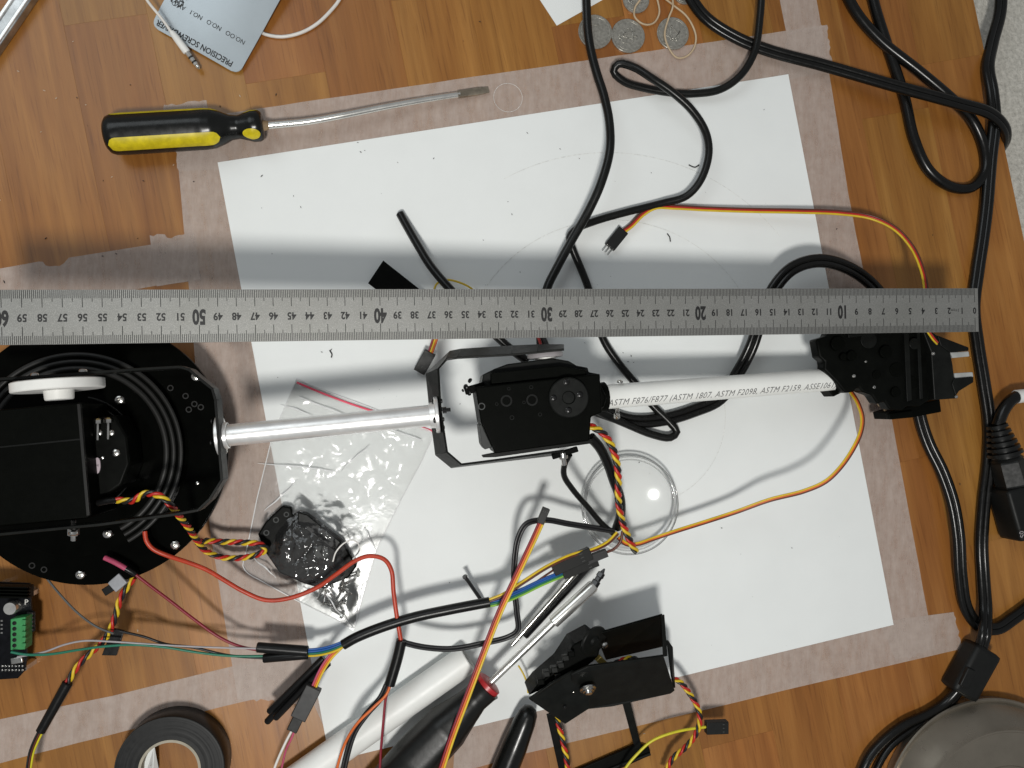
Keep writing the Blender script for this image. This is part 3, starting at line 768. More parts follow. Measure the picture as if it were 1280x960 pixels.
def stripe(ac, half, t0, t1, name='grip_stripe'):
    V = []; Fc = []; n = 14; rows = []
    ax = (h1 - h0).normalized(); s = ax.cross(Vector((0, 0, 1))).normalized(); u_ = s.cross(ax)
    def rad(t):
        for (a, r), (b, q) in zip(hp, hp[1:]):
            if a <= t <= b: return r + (q - r)*(t - a)/(b - a)
        return hp[-1][1]
    m_ = 40
    for i in range(m_ + 1):
        t = t0 + (t1 - t0)*i/m_
        e = min(t - t0, t1 - t) / 0.55
        wd = half * (math.sqrt(max(0.0, 1 - (1 - min(1, e))**2)) if e < 1 else 1)
        for k in range(n + 1):
            a = ac + wd*(2*k/n - 1)
            r = rad(t)*flute(a, t) + 0.018
            V.append(h0 + ax*t + s*(r*math.sin(a)) + u_*(r*math.cos(a)))
    for i in range(m_):
        for k in range(n): q = i*(n+1) + k; Fc.append((q, q+1, q+n+2, q+n+1))
    mesh(name, V, Fc, YELLOWPL, sdv, True)
for ac in (50, -72, 172):
    stripe(math.radians(ac), math.radians(22), 0.35, HL*0.73)
    stripe(math.radians(ac), math.radians(23), HL*0.87, HL*0.985)
sp = catmull(PP([(322,158,1.25),(345,156,1.2),(385,152,1.1),(430,144,1.0),(480,134,.8),(530,125,.6),(575,118,.4)]), 0.25)
V, Fc = tube_geo(sp, lambda t: 0.27 - 0.05*t, 14); mesh('shaft', V, Fc, STEEL, sdv, True, 50)
A, B = P(572, 118.5, .42), P(611, 112, .2)
t = (B - A).normalized(); s_ = t.cross(Vector((0, 0, 1))).normalized(); V = []
for q, wd, th in ((0, .21, .21), (.9, .25, .14), (1.6, .26, .10), ((B - A).length, .22, .035)):
    V += [A + t*q + s_*wd + Vector((0, 0, th)), A + t*q - s_*wd + Vector((0, 0, th)), A + t*q - s_*wd - Vector((0, 0, th)), A + t*q + s_*wd - Vector((0, 0, th))]
Fc = [(4*i + k, 4*i + (k+1) % 4, 4*i + 4 + (k+1) % 4, 4*i + 4 + k) for i in range(3) for k in range(4)] + [(0, 1, 2, 3), (12, 13, 14, 15)]
bevelled('blade_tip', V, Fc, plain('worn_dark_steel', (0.36, 0.31, 0.24), 0.4, 0.8, var=0.4), sdv, 0.02)
lathe('glue_collar', P(325, 157.5, 1.25), P(345, 155.5, 1.2), [(0, .4), (.3, .36), (.6, .28)], EPOXY, sdv, 18)
# --PART2--
# ------------------------------------------------------------------ steel ruler resting on the arm
RA = PZ(1218.5, 387.5, 54.5); RB = PZ(-1, 396.8, 42.75)
rx = (RB - RA).normalized()
ry = -(DOWN - rx * DOWN.dot(rx)).normalized() * -1     # letters point down the photo
rz = rx.cross(ry).normalized()
if rz.z < 0: rz = -rz
RW = 2.96
ruler = thing('steel_ruler', 'long satin steel ruler with centimetre scale lying across the robot arm', 'ruler', Vector((RA.x, RA.y, RA.z)))
def rp(x, y, z=0.0): return RA + rx * x + ry * y + rz * z
V = []
x0, x1, hw = -0.28, 63.0, RW/2
for z in (0.0, -0.1): V += [rp(x0, -hw, z), rp(x1, -hw, z), rp(x1, hw, z), rp(x0, hw, z)]
bevelled('blade', V, [(0, 1, 2, 3), (7, 6, 5, 4)] + [(k, (k+1) % 4, 4 + (k+1) % 4, 4 + k) for k in range(4)], RULER, ruler, 0.012, 1)
V = []; Fc = []
for k in range(0, 626):
    x = k * 0.1
    ln = 0.96 if k % 10 == 0 else (0.66 if k % 5 == 0 else 0.47)
    wd = 0.016 if k % 10 else 0.018
    for sgn in (-1, 1):
        ya, yb = sgn*(hw - 0.02), sgn*(hw - (ln if sgn < 0 else ln))
        n = len(V); V += [rp(x - wd, ya, .004), rp(x + wd, ya, .004), rp(x + wd, yb, .004), rp(x - wd, yb, .004)]; Fc.append((n, n+1, n+2, n+3))
TICK = plain('etched_black', (0.012, 0.012, 0.012), 0.6, spec=0.2)
t = mesh('tick_marks', V, Fc, TICK, ruler); t['kind'] = 'stuff'
for k in range(0, 62):
    ten = k % 10 == 0 and k > 0
    vs_, fc = text_mesh(str(k), 1.14 if ten else 0.58, offset=0.05 if ten else 0.018, xs=0.62 if ten else 0.86)
    mesh('numeral', [rp(k + v.x + (0.0 if k else 0.02), v.y + 0.02, .005) for v in vs_], fc, BLACKINK, ruler)
vs_, fc = text_mesh('1=cm', 0.3); mesh('lettering', [rp(1.55 + v.x, v.y, .005) for v in vs_], fc, TICK, ruler)

# ------------------------------------------------------------------ robot arm
arm = thing('robot_arm', 'black servo robot arm lying across the paper, base to gripper, under the steel ruler', 'robot arm', Vector((-21.0, -2.96, 0)))
bc = Vector((-21.0, -2.96, 3.5))
base = disc_prism('base_plate', bc, 8.46, 3.5, 3.1, ACRYL, arm, 110)
lathe('base_drum', Vector((bc.x, bc.y, 0)), Vector((bc.x, bc.y, 1)), [(0, 6.2), (0.1, 6.4), (3.05, 6.4), (3.09, 6.3)], ANOD, arm, 64)
tc = P(96, 568, 4.1); trad = (P(228, 571, 4.1) - tc).length
turn = disc_prism('turntable', tc, trad, 4.1, 3.52, ACRYL, arm, 110)
for f_ in (0.985, 0.915, 0.845): ring('turntable_ridge', tc + Vector((0, 0, 0.02)), trad*f_, 0.14 if f_ > .9 else 0.17, RIDGE, turn, 160, -60, 215, flat=0.5)
for rr_ in ((P(163, 575, 4.1) - tc).length, (P(171, 575, 4.1) - tc).length): ring('turntable_ridge', tc + Vector((0, 0, 0.0)), rr_, 0.06, RIDGE, turn, 100, a0=-60, a1=80, flat=0.6)
for x, y in ((135, 667), (219, 681), (101, 718), (150, 500), (245, 471), (247, 604)):
    screw(base, P(x, y, 4.15 if (x, y) in ((150, 500), (135, 667)) else 3.52), SC_BRIGHT, scale=1.0 if y != 604 else 0.4)
# small holes in the plate
for x, y in ((232, 495), (243, 505), (236, 512), (251, 509), (213, 485), (178, 472), (171, 531), (40, 707), (55, 712), (190, 595)):
    c_ = P(x, y, 3.515); lathe('plate_hole', c_, c_ + Vector((0, 0, 1)), [(-.02, .2), (.012, .2), (.012, .13), (-.02, .13)], RIDGE, base, 14, cap=False)
# shoulder servo
sv = prism('shoulder_servo', [(-40, 516), (99, 503), (112, 648), (-40, 662)], 8.4, 4.2, SERVO, arm, 0.12)
prism('servo_edge', [(96, 505), (100, 504.6), (112, 644), (108, 645)], 8.46, 8.2, RIDGE, sv, 0.02)
prism('servo_seam', [(-40, 562), (100, 548), (100.5, 550), (-40, 564)], 8.43, 8.3, ANOD2, sv, 0.01)
gb = prism('gear_housing', [(103, 524), (143, 519), (158, 545), (162, 580), (152, 606), (135, 618), (108, 622)], 6.6, 4.1, ANOD, arm, 0.15)
for x, y, s in ((124, 541, .7), (139, 541, .7), (145, 566, .85), (128, 572, .4)): screw(gb, P(x, y, 6.6), SC_BRIGHT, scale=s)
for x, y in ((122, 523), (135, 522)):
    c_ = P(x, y, 6.9); lathe('standoff', c_, c_ + Vector((0, -1, 0)), [(0, .12), (.1, .26), (.3, .26), (.34, .1), (1.3, .1)], CHROME, gb, 6)
c_ = P(121.5, 582, 6.75)
V = [c_ + Vector((.18*math.cos(a), .48*math.sin(a), 0)) for a in [i*math.pi/12 for i in range(24)]]
V, Fc = prism_geo(V, c_.z - 0.1); mesh('round_sticker', V, Fc, LABELPINK, gb)
text_on('lettering', 'M', 0.2, c_ + Vector((0, 0, 0.0)), Vector((1, 0, 0)), Vector((0, 1, 0)), BLACKINK, gb)
# shoulder U bracket
A = [(-40,476),(60,470),(164,462),(224,458.5),(236,462),(245,470),(265,486),(269,500),(277,600),(262,624),(247,638),(220,643),(125,656),(-40,672)]
hA = 9.3
A3 = [P(x, y, hA) for x, y in A]; B3 = [Vector((p.x, p.y, hA - 1.3)) for p in A3]
ub = band('shoulder_bracket', A3, B3, 0.16, ANOD2, arm)
for x, y in ((44, 472), (104, 467)):
    c_ = P(x, y, 8.9); screw(ub, c_ + Vector((0, .1, 0)), SC_BRIGHT, Vector((0, 1, 0)), scale=.8)
c_ = P(92, 662, 8.6); screw(ub, c_ + Vector((0, -.15, 0)), SC_BRIGHT, Vector((0, -1, 0.2)), scale=.9)
lathe('axle_nut', P(92, 650, 8.2), P(92, 672, 8.0), [(0, .14), (.5, .14), (.5, .32), (.9, .32), (.92, .15), (1.25, .15)], CHROME, ub, 6)
# white servo horn seen edge-on
hc = P(73, 482, 8.9); dv = (P(73.5, 492, 8.9) - P(73, 482, 8.9)).normalized()
tl = (P(129, 477.5, 8.9) - P(18, 487, 8.9)); dv = Vector((tl.y, -tl.x, 0)).normalized()
hr = tl.length / 2
wh = lathe('white_servo_horn', hc - dv*0.3, hc + dv, [(0, hr - .06), (.05, hr), (.52, hr), (.58, hr - .06)], WHITEPL, arm, 64)
lathe('horn_hub', hc + dv*0.27, hc + dv*2, [(0, .8), (.5, .76), (.55, .7)], WHITEPL, wh, 28)
# aluminium forearm tube between two flanges
t0, t1 = P(276, 545, 8.0), P(546, 518.5, 8.1)
td = (t1 - t0).normalized(); TL = (t1 - t0).length
tub = lathe('aluminium_tube', t0, t1, [(0, .655), (TL, .655)], ALU, arm, 40)
for p, sg, rr_ in ((t0, 1, 1.25), (t1, -1, 1.12)):
    fl = lathe('tube_flange', p - td*sg*0.12, p + td*sg, [(0, rr_ - .04), (.04, rr_), (.2, rr_), (.24, rr_ - .05), (.24, .82), (.55, .78), (.58, .70)], ALU, tub, 40, cap=False)
    for a in (20, 110, 200, 290):
        s_ = td.cross(Vector((0, 0, 1))).normalized(); u_ = s_.cross(td)
        q = p + (s_*math.sin(math.radians(a)) + u_*math.cos(math.radians(a)))*(rr_*0.78)
        screw(fl, q + td*sg*0.12, SC_BLACK if sg < 0 else SC_SMALL, td*sg, scale=.9)
        screw(fl, q - td*sg*0.32, SC_BLACK, -td*sg, scale=.7)
# elbow bracket
A = [(705,437),(672,440.5),(640,443.5),(572,447.5),(558,449.5),(548,461),(551,513),(559,565),(577,580.5),(620,575),(705,563)]
B = [(705,431.5),(672,431.5),(640,433),(576,437),(563,439.5),(533,467),(538,515),(545,568.5),(564,584),(620,577),(705,567)]
eb = band('elbow_bracket', [P(x, y, 8.3) for x, y in A], [P(x, y, 6.5) for x, y in B], 0.14, ANOD2, arm)
c_ = P(553, 513, 8.0); lathe('bracket_screw_end', c_, c_ + td, [(0, .2), (.25, .2), (.26, .12), (.5, .12)], BLACKSCREW, eb, 8)
lathe('bracket_pivot', P(703, 565, 7.6), P(706, 585, 7.2), [(0, .22), (.25, .3), (.4, .3), (.42, .16), (.9, .16)], CHROME, eb, 14)
box('pivot_clip', P(690, 571, 7.5), P(722, 561, 7.6), .35, .4, SERVO, eb, .06)
# elbow servo and holder
es = prism('elbow_servo', [(594, 484), (750, 467), (753, 516), (739, 521), (737, 551), (619, 567), (601, 528)], 8.7, 5.2, SERVO, arm, 0.10)
prism('servo_case', [(604, 468), (618, 461), (634, 455), (690, 447.5), (711, 451), (721, 457), (735, 459.5), (736, 465), (749, 467.5), (748, 480), (600, 492)], 7.6, 5.0, ANOD2, es, 0.08)
prism('servo_ledge', [(614, 466), (700, 457), (733, 463), (733, 470), (614, 480)], 8.3, 7.4, SERVO, es, 0.06)
prism('holder_flange', [(602, 569), (617, 566), (741, 549.5), (742, 554), (620, 571.5), (604, 572)], 8.4, 8.0, ANOD2, es, 0.05)
prism('servo_side', [(599, 531), (614, 529), (619, 558), (606, 562), (602, 556)], 7.9, 5.6, GREYPL, es, 0.06)
prism('holder_cheek', [(738, 474), (751, 480), (759, 496), (756, 509), (744, 516)], 8.2, 5.2, SERVO, es, 0.2)
hz = P(710, 497, 8.72); up = Vector((0, 0, 1))
lathe('servo_horn', hz, hz + up, [(0, 1.24), (.10, 1.26), (.22, 1.24), (.27, 1.18), (.27, .42), (.12, .36), (.12, .02)], ANOD2, es, 56)
for x, y in ((708, 477.5), (725, 493.5), (692, 497.5), (711, 513)): screw(es, P(x, y, 9.0), SC_BLACK, scale=.95); ring('hex_ring', P(x, y, 9.05), .17, .022, CHROME, es, 20)
for x, y, r in ((633, 501, .36), (665, 500, .36), (636, 486, .1), (664, 484, .12), (655, 503, .1), (621, 505, .1), (640, 522, .14), (675, 518, .12), (602, 508, .22)):
    c_ = P(x, y, 8.71); lathe('holder_hole', c_, c_ + up, [(-.02, r), (.02, r), (.02, r*.72), (-.03, r*.7)], GREYPL if (x, y) == (602, 508) else ANOD2, es, 20, cap=(x, y) == (602, 508))
for x, y, s in ((583, 484, 1.0), (588, 476, .8), (587, 491, .9), (579, 488, .5)): screw(es, P(x, y, 7.6 + random.uniform(-.3, .3)), SC_BLACK, Vector((-0.8, random.uniform(-.5, .5), .5)), scale=s)
box('holder_lug', P(581, 489, 7.4), P(606, 482, 7.5), .5, .8, SERVO, es, .08)
# white horn on the elbow's far side
hc2 = P(681, 441, 6.8); dv2 = Vector((0.1, -1, 0)).normalized()
wh2 = lathe('white_servo_horn', hc2, hc2 + dv2, [(0, 1.1), (.06, 1.14), (.28, 1.14), (.33, 1.08)], W_GRY, es, 40)
lathe('horn_ring', hc2 + dv2*.3, hc2 + dv2*2, [(0, .7), (.35, .66), (.4, .6)], WHITEPL, wh2, 28)
# white pipe to the gripper
p0, p1 = P(752, 496.5, 6.0), P(1052, 473.0, 3.3)
pdv = (p1 - p0).normalized(); PL = (p1 - p0).length; PR = 0.80
pipe = lathe('white_pipe', p0, p1, [(0, PR), (PL - .08, PR), (PL, PR - .06), (PL, PR - .2), (PL - 1, PR - .2)], PIPE, arm, 48, cap=False)
vs_, fc = text_mesh('ASTM F876/F877 (ASTM 1807, ASTM F2098, ASTM F2159, ASSE1061) N', 0.66, shear=0.22, align='LEFT', space=1.08, xs=1.0)
vs_, fc = sliced(vs_, fc, 12)
xmax = max(v.x for v in vs_); s_ = pdv.cross(Vector((0, 0, 1))).normalized(); u_ = s_.cross(pdv)
k_ = (PL - 0.45) / xmax
out = []
for v in vs_:
    a = math.radians(33) - v.y / PR
    out.append(p0 + pdv*(0.15 + v.x*k_) + (s_*math.sin(a) + u_*math.cos(a))*(PR + .006))
mesh('lettering', out, fc, INK, pipe)
for (x, y, h, d) in ((775, 478, 6.3, Vector((0, 1, .4))), (771, 517, 5.6, Vector((0, -1, .1)))):
    screw(pipe, P(x, y, h), SC_BRIGHT, d, scale=.7)
lathe('clamp_bolt', P(772, 510, 5.7), P(771, 524, 5.3), [(0, .13), (.55, .13), (.56, .2), (.75, .2)], CHROME, pipe, 10)
lathe('pipe_collar', p0 - pdv*0.3, p1, [(0, .95), (.5, 1.0), (.55, .9)], SERVO, arm, 18)
# gripper
GB = [(1020,424),(1034,420),(1036,414),(1100,405),(1160,408),(1166,425),(1166,498),(1150,508),(1134,508),(1128,513),(1112,512),(1106,502),(1097,505),(1090,494),(1078,490),(1074,484),(1062,491),(1056,491),(1046,478),(1030,462),(1031,452),(1024,446)]
gr = prism('gripper_body', GB, 4.6, 3.5, ANOD, arm, 0.14)
prism('lower_servo', [(1040, 436), (1120, 426), (1124, 478), (1070, 484), (1044, 470)], 3.45, 1.0, SERVO, gr, 0.1)
prism('lower_gear_plate', [(1100, 420), (1160, 414), (1164, 492), (1116, 500)], 3.4, 2.4, ANOD2, gr, 0.08)
prism('gripper_palm', [(1150, 404), (1174, 421), (1188, 441), (1191, 455), (1193, 472), (1196, 498), (1168, 500), (1164, 440)], 5.2, 4.4, ANOD2, gr, 0.08)
prism('gripper_finger', [(1172, 419), (1211, 434), (1211, 438.5), (1187, 440), (1176, 432)], 5.3, 2.6, ANOD2, gr, 0.06)
prism('gripper_finger', [(1193, 473), (1217, 471), (1217, 478), (1199, 489), (1195, 495), (1190, 480)], 5.3, 2.6, ANOD2, gr, 0.06)
prism('finger_pad', [(1188, 440.5), (1211, 439), (1212, 445.5), (1191, 447.5)], 5.1, 2.8, GREYPL, gr, 0.05)
prism('finger_pad', [(1193, 466.5), (1216, 465), (1217, 471), (1194, 473)], 5.1, 2.8, GREYPL, gr, 0.05)
for o in list(gr.children):
    if o.name.startswith('finger_pad'): o.data.materials[0] = plain('grey_foam_pad', (0.38, 0.39, 0.38), 0.8)
prism('gripper_servo', [(1112, 515), (1140, 507), (1175, 499), (1177, 515), (1140, 522), (1114, 524.5)], 3.6, 1.4, SERVO, gr, 0.08)
prism('servo_tab', [(1110, 517), (1141, 513), (1141, 521), (1112, 524.5)], 3.9, 3.5, SERVO, gr, 0.08)
prism('pipe_clamp', [(1036, 488), (1042, 496), (1060, 487), (1056, 476), (1048, 478)], 3.6, 2.2, SERVO, gr, 0.08)
lathe('pipe_socket', p1 - pdv*0.35, p1 + pdv, [(0, .86), (.2, 1.02), (1.0, 1.05), (1.2, .9)], SERVO, gr, 24)
for x, y, s, h in ((1166, 442, .45, 5.2), (1195, 496, .4, 5.2), (1082, 452, .3, 4.6), (1067, 470, .45, 4.6), (1092, 484, .5, 4.5)): screw(gr, P(x, y, h), SC_BRIGHT, scale=s)
for x, y, hw_ in ((1045, 430, .5), (1062, 445, .35), (1085, 425, .6), (1105, 440, .45), (1120, 462, .5), (1140, 430, .4), (1138, 478, .45), (1095, 468, .3), (1052, 446, .25), (1118, 490, .35)):
    c_ = P(x, y, 4.58); disc_prism('body_boss', c_, hw_, 4.72 + random.uniform(-.05, .2), 4.4, SERVO if random.random() < .6 else ANOD2, gr, 18, 0.03)
for pts in ([(1130, 412), (1136, 411), (1140, 500), (1134, 502)], [(1146, 411), (1150, 411), (1154, 498), (1150, 499)], [(1060, 418), (1112, 411), (1113, 415), (1061, 422)]):
    prism('body_rib', pts, 4.85, 4.4, ANOD2, gr, 0.03)
for x, y, d in ((1078, 486, Vector((.5, -.5, .5))), (1092, 497, Vector((.8, .2, .4))), (1100, 503, Vector((.5, -.8, .2)))):
    a = P(x, y, 2.8); lathe('gripper_bolt', a, a + d, [(0, .24), (.2, .24), (.22, .12), (.7, .12)], CHROME if x != 1100 else EPOXY, gr, 10)

# ------------------------------------------------------------------ clear shallow dish
dc = P(787, 631, 0.9); Rd = (P(847, 631, 0.9) - dc).length; Rs = 8.0
prof = []
z0 = 0.16
for i in range(18):
    r = 0.001 + (Rd*0.90) * i / 17; prof.append((z0 + Rs - math.sqrt(Rs*Rs - r*r), r))
zt = prof[-1][0]
prof += [(zt + .12, Rd*.925), (zt + .30, Rd*.93), (zt + .34, Rd*.945), (zt + .32, Rd*.99), (zt + .26, Rd), (zt + .2, Rd*.99)]
tag(lathe('clear_dish', Vector((dc.x, dc.y, 0)), Vector((dc.x, dc.y, 1)), prof, CLEAR, None, 80, cap=False, angle=60),
    'clear round plastic dish lying on the paper below the elbow', 'dish')
dish = bpy.data.objects['clear_dish']
ring('dish_rim', Vector((dc.x, dc.y, zt + .27)), Rd*.985, .07, RIMCLEAR, dish, 96)
ring('dish_rim', Vector((dc.x, dc.y, zt + .2)), Rd*.915, .045, RIMCLEAR, dish, 96)

# ------------------------------------------------------------------ zip bag and what it holds
random.seed(5)
outline = [(371,474),(400,486),(460,508),(543,541),(528,575),(505,618),(472,684),(458,730),(442,788),(424,776),(375,752),(335,730),(303,712),(312,672),(322,622),(341,545)]
obl = prism('packed_bracket', [(353,632),(364,634),(366,643),(374,638),(384,642),(428,676),(446,708),(436,722),(402,736),(380,730),(349,716),(331,690),(322,668),(332,652)], 0.9, 0.2, ANOD, None, 0.12)
tag(obl, 'folded black servo bracket sealed inside the clear zip bag', 'bracket')
for x, y, r in ((345, 650, .2), (358, 643, .18), (333, 666, .2), (385, 655, .16)):
    c_ = P(x, y, 0.92); lathe('bracket_hole', c_, c_ + up, [(-.02, r), (.02, r), (.02, r*.65), (-.02, r*.65)], GREYPL, obl, 14, cap=False)
c_ = P(402, 690, 0.95); lathe('bracket_boss', c_, c_ + up, [(-.1, .5), (.05, .5), (.1, .45)], GREYPL, obl, 20)
prism('bracket_fold', [(372, 640), (384, 643), (427, 678), (420, 690), (372, 655)], 1.15, 0.85, ANOD2, obl, 0.08)
loose = bpy.data.meshes.new('loose_screw'); b = bmesh.new()
n = 8; rows = []
for z, r in ((0, .20), (.12, .20), (.16, .14), (.16, .075), (.95, .075), (1.02, .03)):
    rows.append([b.verts.new(Vector((r*math.cos(2*math.pi*k/n), r*math.sin(2*math.pi*k/n), z - .5))*S) for k in range(n)])
for i in range(len(rows) - 1):
    for k in range(n): b.faces.new((rows[i][k], rows[i][(k+1) % n], rows[i+1][(k+1) % n], rows[i+1][k]))
b.faces.new(rows[0]); b.faces.new(rows[-1]); bmesh.ops.recalc_face_normals(b, faces=b.faces); b.to_mesh(loose); b.free(); loose.materials.append(CHROME)
for x, y in [(400,742),(406,748),(412,741),(418,750),(424,744),(415,757),(423,758),(430,748),(421,766),(408,735),(432,738),(397,733),(436,728),(428,731),(413,731),(440,720)]:
    o = link('loose_screw', loose, None, None, loc=P(x, y, .25 + random.uniform(0, .45)), rot=(math.pi/2 + random.uniform(-.4, .4), random.uniform(-.3, .3), random.uniform(0, 6.3)))
    tag(o, 'one of the small bright screws heaped in the bag tip', 'screw', 'small screws in the clear bag')
# the film: a crinkled sheet over the contents
from mathutils.geometry import delaunay_2d_cdt
poly = [P(x, y, 0) for x, y in outline]
xs_ = [p.x for p in poly]; ys_ = [p.y for p in poly]
def inside(x, y):
    r = False; j = len(poly) - 1
    for i in range(len(poly)):
        a, b_ = poly[i], poly[j]
        if (a.y > y) != (b_.y > y) and x < (b_.x - a.x)*(y - a.y)/(b_.y - a.y) + a.x: r = not r
        j = i
    return r
def edge_d(x, y):
    d = 9
    for i in range(len(poly)):
        a, b_ = poly[i], poly[(i+1) % len(poly)]; ab = b_ - a
        t = max(0, min(1, ((x-a.x)*ab.x + (y-a.y)*ab.y)/(ab.x**2 + ab.y**2)))
        d = min(d, math.hypot(x - a.x - ab.x*t, y - a.y - ab.y*t))
    return d
bc2 = P(385, 690, 0.5); sc2 = P(418, 750, .5)
def film_z(x, y):
    e = min(1, edge_d(x, y) / 1.0)
    q = Vector((x, y, 0))
    bul = 1.22 * math.exp(-(((x - bc2.x)**2 + (y - bc2.y)**2) / 7.5)**1.6) + 0.95 * math.exp(-((x - sc2.x)**2 + (y - sc2.y)**2) / 2.2)
    kk = math.exp(-((x - bc2.x)**2 + (y - bc2.y)**2) / 9.0)
    cr = 0.30 * abs(mnoise.noise(q*0.40 + Vector((3, 1, 0)))) + (0.14 + 0.25*kk) * abs(mnoise.noise(q*0.9)) + (0.028 + 0.15*kk) * abs(mnoise.noise(q*2.4)) + (0.007 + .055*kk)*abs(mnoise.noise(q*5.5))
    return 0.10 + e * (bul + cr + 0.12)
pts2 = []; bdry = []
for i in range(len(poly)):
    a, b_ = poly[i], poly[(i+1) % len(poly)]; k = max(1, int((b_ - a).length / .25))
    for j in range(k): q = a.lerp(b_, j/k); bdry.append((q.x, q.y))
pts2 = list(bdry); st = 0.11
y = min(ys_)
while y < max(ys_):
    x = min(xs_)
    while x < max(xs_):
        jx, jy = x + random.uniform(-.03, .03), y + random.uniform(-.03, .03)
        if inside(jx, jy) and edge_d(jx, jy) > .1: pts2.append((jx, jy))
        x += st
    y += st
from mathutils import Vector as V2
res = delaunay_2d_cdt([V2(p) for p in pts2], [(i, (i+1) % len(bdry)) for i in range(len(bdry))], [], 1, 1e-5)
bag = thing('zip_bag', 'clear plastic zip bag with a red strip, holding a black bracket and screws', 'bag', P(420, 620))
near_, far_ = [], []
for f in res[2]:
    cx = sum(res[0][i].x for i in f)/len(f); cy = sum(res[0][i].y for i in f)/len(f)
    d_ = min(math.hypot(cx - bc2.x, cy - bc2.y)/2.9, math.hypot(cx - sc2.x, cy - sc2.y)/1.6) + 0.12*mnoise.noise(Vector((cx, cy, 2))*1.5)
    (near_ if d_ < 1 else far_).append(tuple(f))
for nm_, fs_, mt_ in (('bag_film', far_, FILM), ('bag_pocket_film', near_, FILM2)):
    ids = sorted({i for f in fs_ for i in f}); mp_ = {i: k for k, i in enumerate(ids)}
    mesh(nm_, [Vector((res[0][i].x, res[0][i].y, film_z(res[0][i].x, res[0][i].y))) for i in ids], [tuple(mp_[i] for i in f) for f in fs_], mt_, bag, True)
mesh('bag_film_under', [Vector((p.x, p.y, 0.105)) for p in res[0]][:len(bdry)] if False else [Vector((x, y, 0.112)) for x, y in bdry], [tuple(range(len(bdry)))], FILM, bag)
def on_film(pts, lift=.02):
    out = []
    for x, y in pts: q = P(x, y, .4); q = P(x, y, film_z(q.x, q.y)); out.append(Vector((q.x, q.y, film_z(q.x, q.y) + lift)))
    return out
tube('bag_seam', [Vector((x, y, .16)) for x, y in bdry[::3]], .035, SEAM_GLINT, bag, sides=6, closed=True, step=.3, flat=.6)
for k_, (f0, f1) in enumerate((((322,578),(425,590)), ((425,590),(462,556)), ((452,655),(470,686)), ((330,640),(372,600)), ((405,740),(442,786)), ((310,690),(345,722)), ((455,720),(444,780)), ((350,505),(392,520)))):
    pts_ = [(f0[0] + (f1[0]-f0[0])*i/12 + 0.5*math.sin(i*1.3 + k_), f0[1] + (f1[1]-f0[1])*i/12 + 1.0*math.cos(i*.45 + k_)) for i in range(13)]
    tube('bag_crease_glint', on_film(pts_, .02), (lambda t: .01 + .045*math.sin(math.pi*t)), SEAM_GLINT, bag, sides=6, step=.15, flat=.7)  # whitish folds with the film's glints put into the colour
zp = []
for i in range(40):
    t_ = i/39; zp.append((371 + (541-371)*t_, 478 + (541-478)*t_ + 2*math.sin(t_*5)))
tube('zip_strip', on_film(zp), 0.07, ZIPRED, bag, sides=6, step=.2, flat=.4)
tube('zip_ridge', on_film([(x - 6, y + 14) for x, y in zp[2:-2]]), 0.045, SEAM_GLINT, bag, sides=6, step=.2, flat=.6)
tag(tube('white_tie', PP([(416,702,1.9),(420,690,2.0),(430,679,2.0),(441,675,1.9),(448,680,1.8),(449,688,1.7),(441,699,1.6)]), 0.05, W_WHT, sides=6, step=.1),
    'thin white tie loop at the black bracket in the bag', 'tie')

# ------------------------------------------------------------------ wires
RYB = [W_YEL, W_RED, W_BLK]
def twisted(label, pts, mats=RYB, r=.085, hel=.105, pitch=1.35, group='twisted servo leads'):
    root = thing('twisted_servo_lead', label, 'wire', P(pts[0][0], pts[0][1]), group)
    strands(root, PP(pts), mats, r, hel=hel, pitch=pitch, step=.12); return root
def ribbon(label, pts, mats, r=.07, spread=.13, twist=0, phase=0, group='flat servo leads', name='flat_servo_lead'):
    root = thing(name, label, 'wire', P(pts[0][0], pts[0][1]), group)
    strands(root, PP(pts), mats, r, spread=spread, twist=twist, phase=phase, step=.2); return root
def wire(label, pts, r, mat, name='wire', cat='wire', **kw):
    return tag(tube(name, PP(pts), r, mat, sides=8, step=.2, **kw), label, cat)
def dupont(label, a, b, wid, hgt, mat=CONN, pins=None, holes=True):
    root = thing('plug_connector', label, 'connector', P(a[0], a[1], 0), 'small black wire connectors')
    A, B = P(*a), P(*b); box('housing', A, B, wid, hgt, mat, root, .03)
    d = (B - A).normalized(); s_ = d.cross(Vector((0, 0, 1))).normalized()
    for k in (-1, 0, 1):
        q = B + s_*k*wid*.3
        if pins: box('pin', q, q + d*.55, .07, .07, PIN, root, .01)
        elif holes: box('contact_window', A.lerp(B, .72) + s_*k*wid*.3 + Vector((0, 0, hgt/2)), A.lerp(B, .80) + s_*k*wid*.3 + Vector((0, 0, hgt/2)), .05, .02, GREYPL, root, 0)
    return root
twisted('twisted red yellow black lead from the shoulder servo into the zip bag', [(146,625,7.6),(165,626,7.8),(182,617,8.2),(200,620,8.4),(214,632,8.0),(224,645,6.6),(236,660,5.2),(246,675,3.4),(258,689,2.2),(280,697,1.5),(305,697,1.4),(325,692,1.5),(333,686,1.6),(324,680,1.9),(300,678,2.0),(274,677,2.0),(258,676,2.4),(246,678,3.2)], r=.10, hel=.12)
wire('black wire sheath where the twisted lead leaves the shoulder servo', [(122,629,7.4),(135,626,7.5),(147,625,7.6)], .2, SLEEVE, 'wire_sheath')
twisted('thick twisted red yellow black lead hanging from the elbow servo over the clear dish', [(737,532,7.2),(752,540,7.0),(764,556,6.6),(771,578,6.0),(773,600,5.4),(773,625,4.6),(777,648,3.9),(784,668,3.2),(790,681,2.8),(795,690,2.6)], r=.115, hel=.14, pitch=1.5)
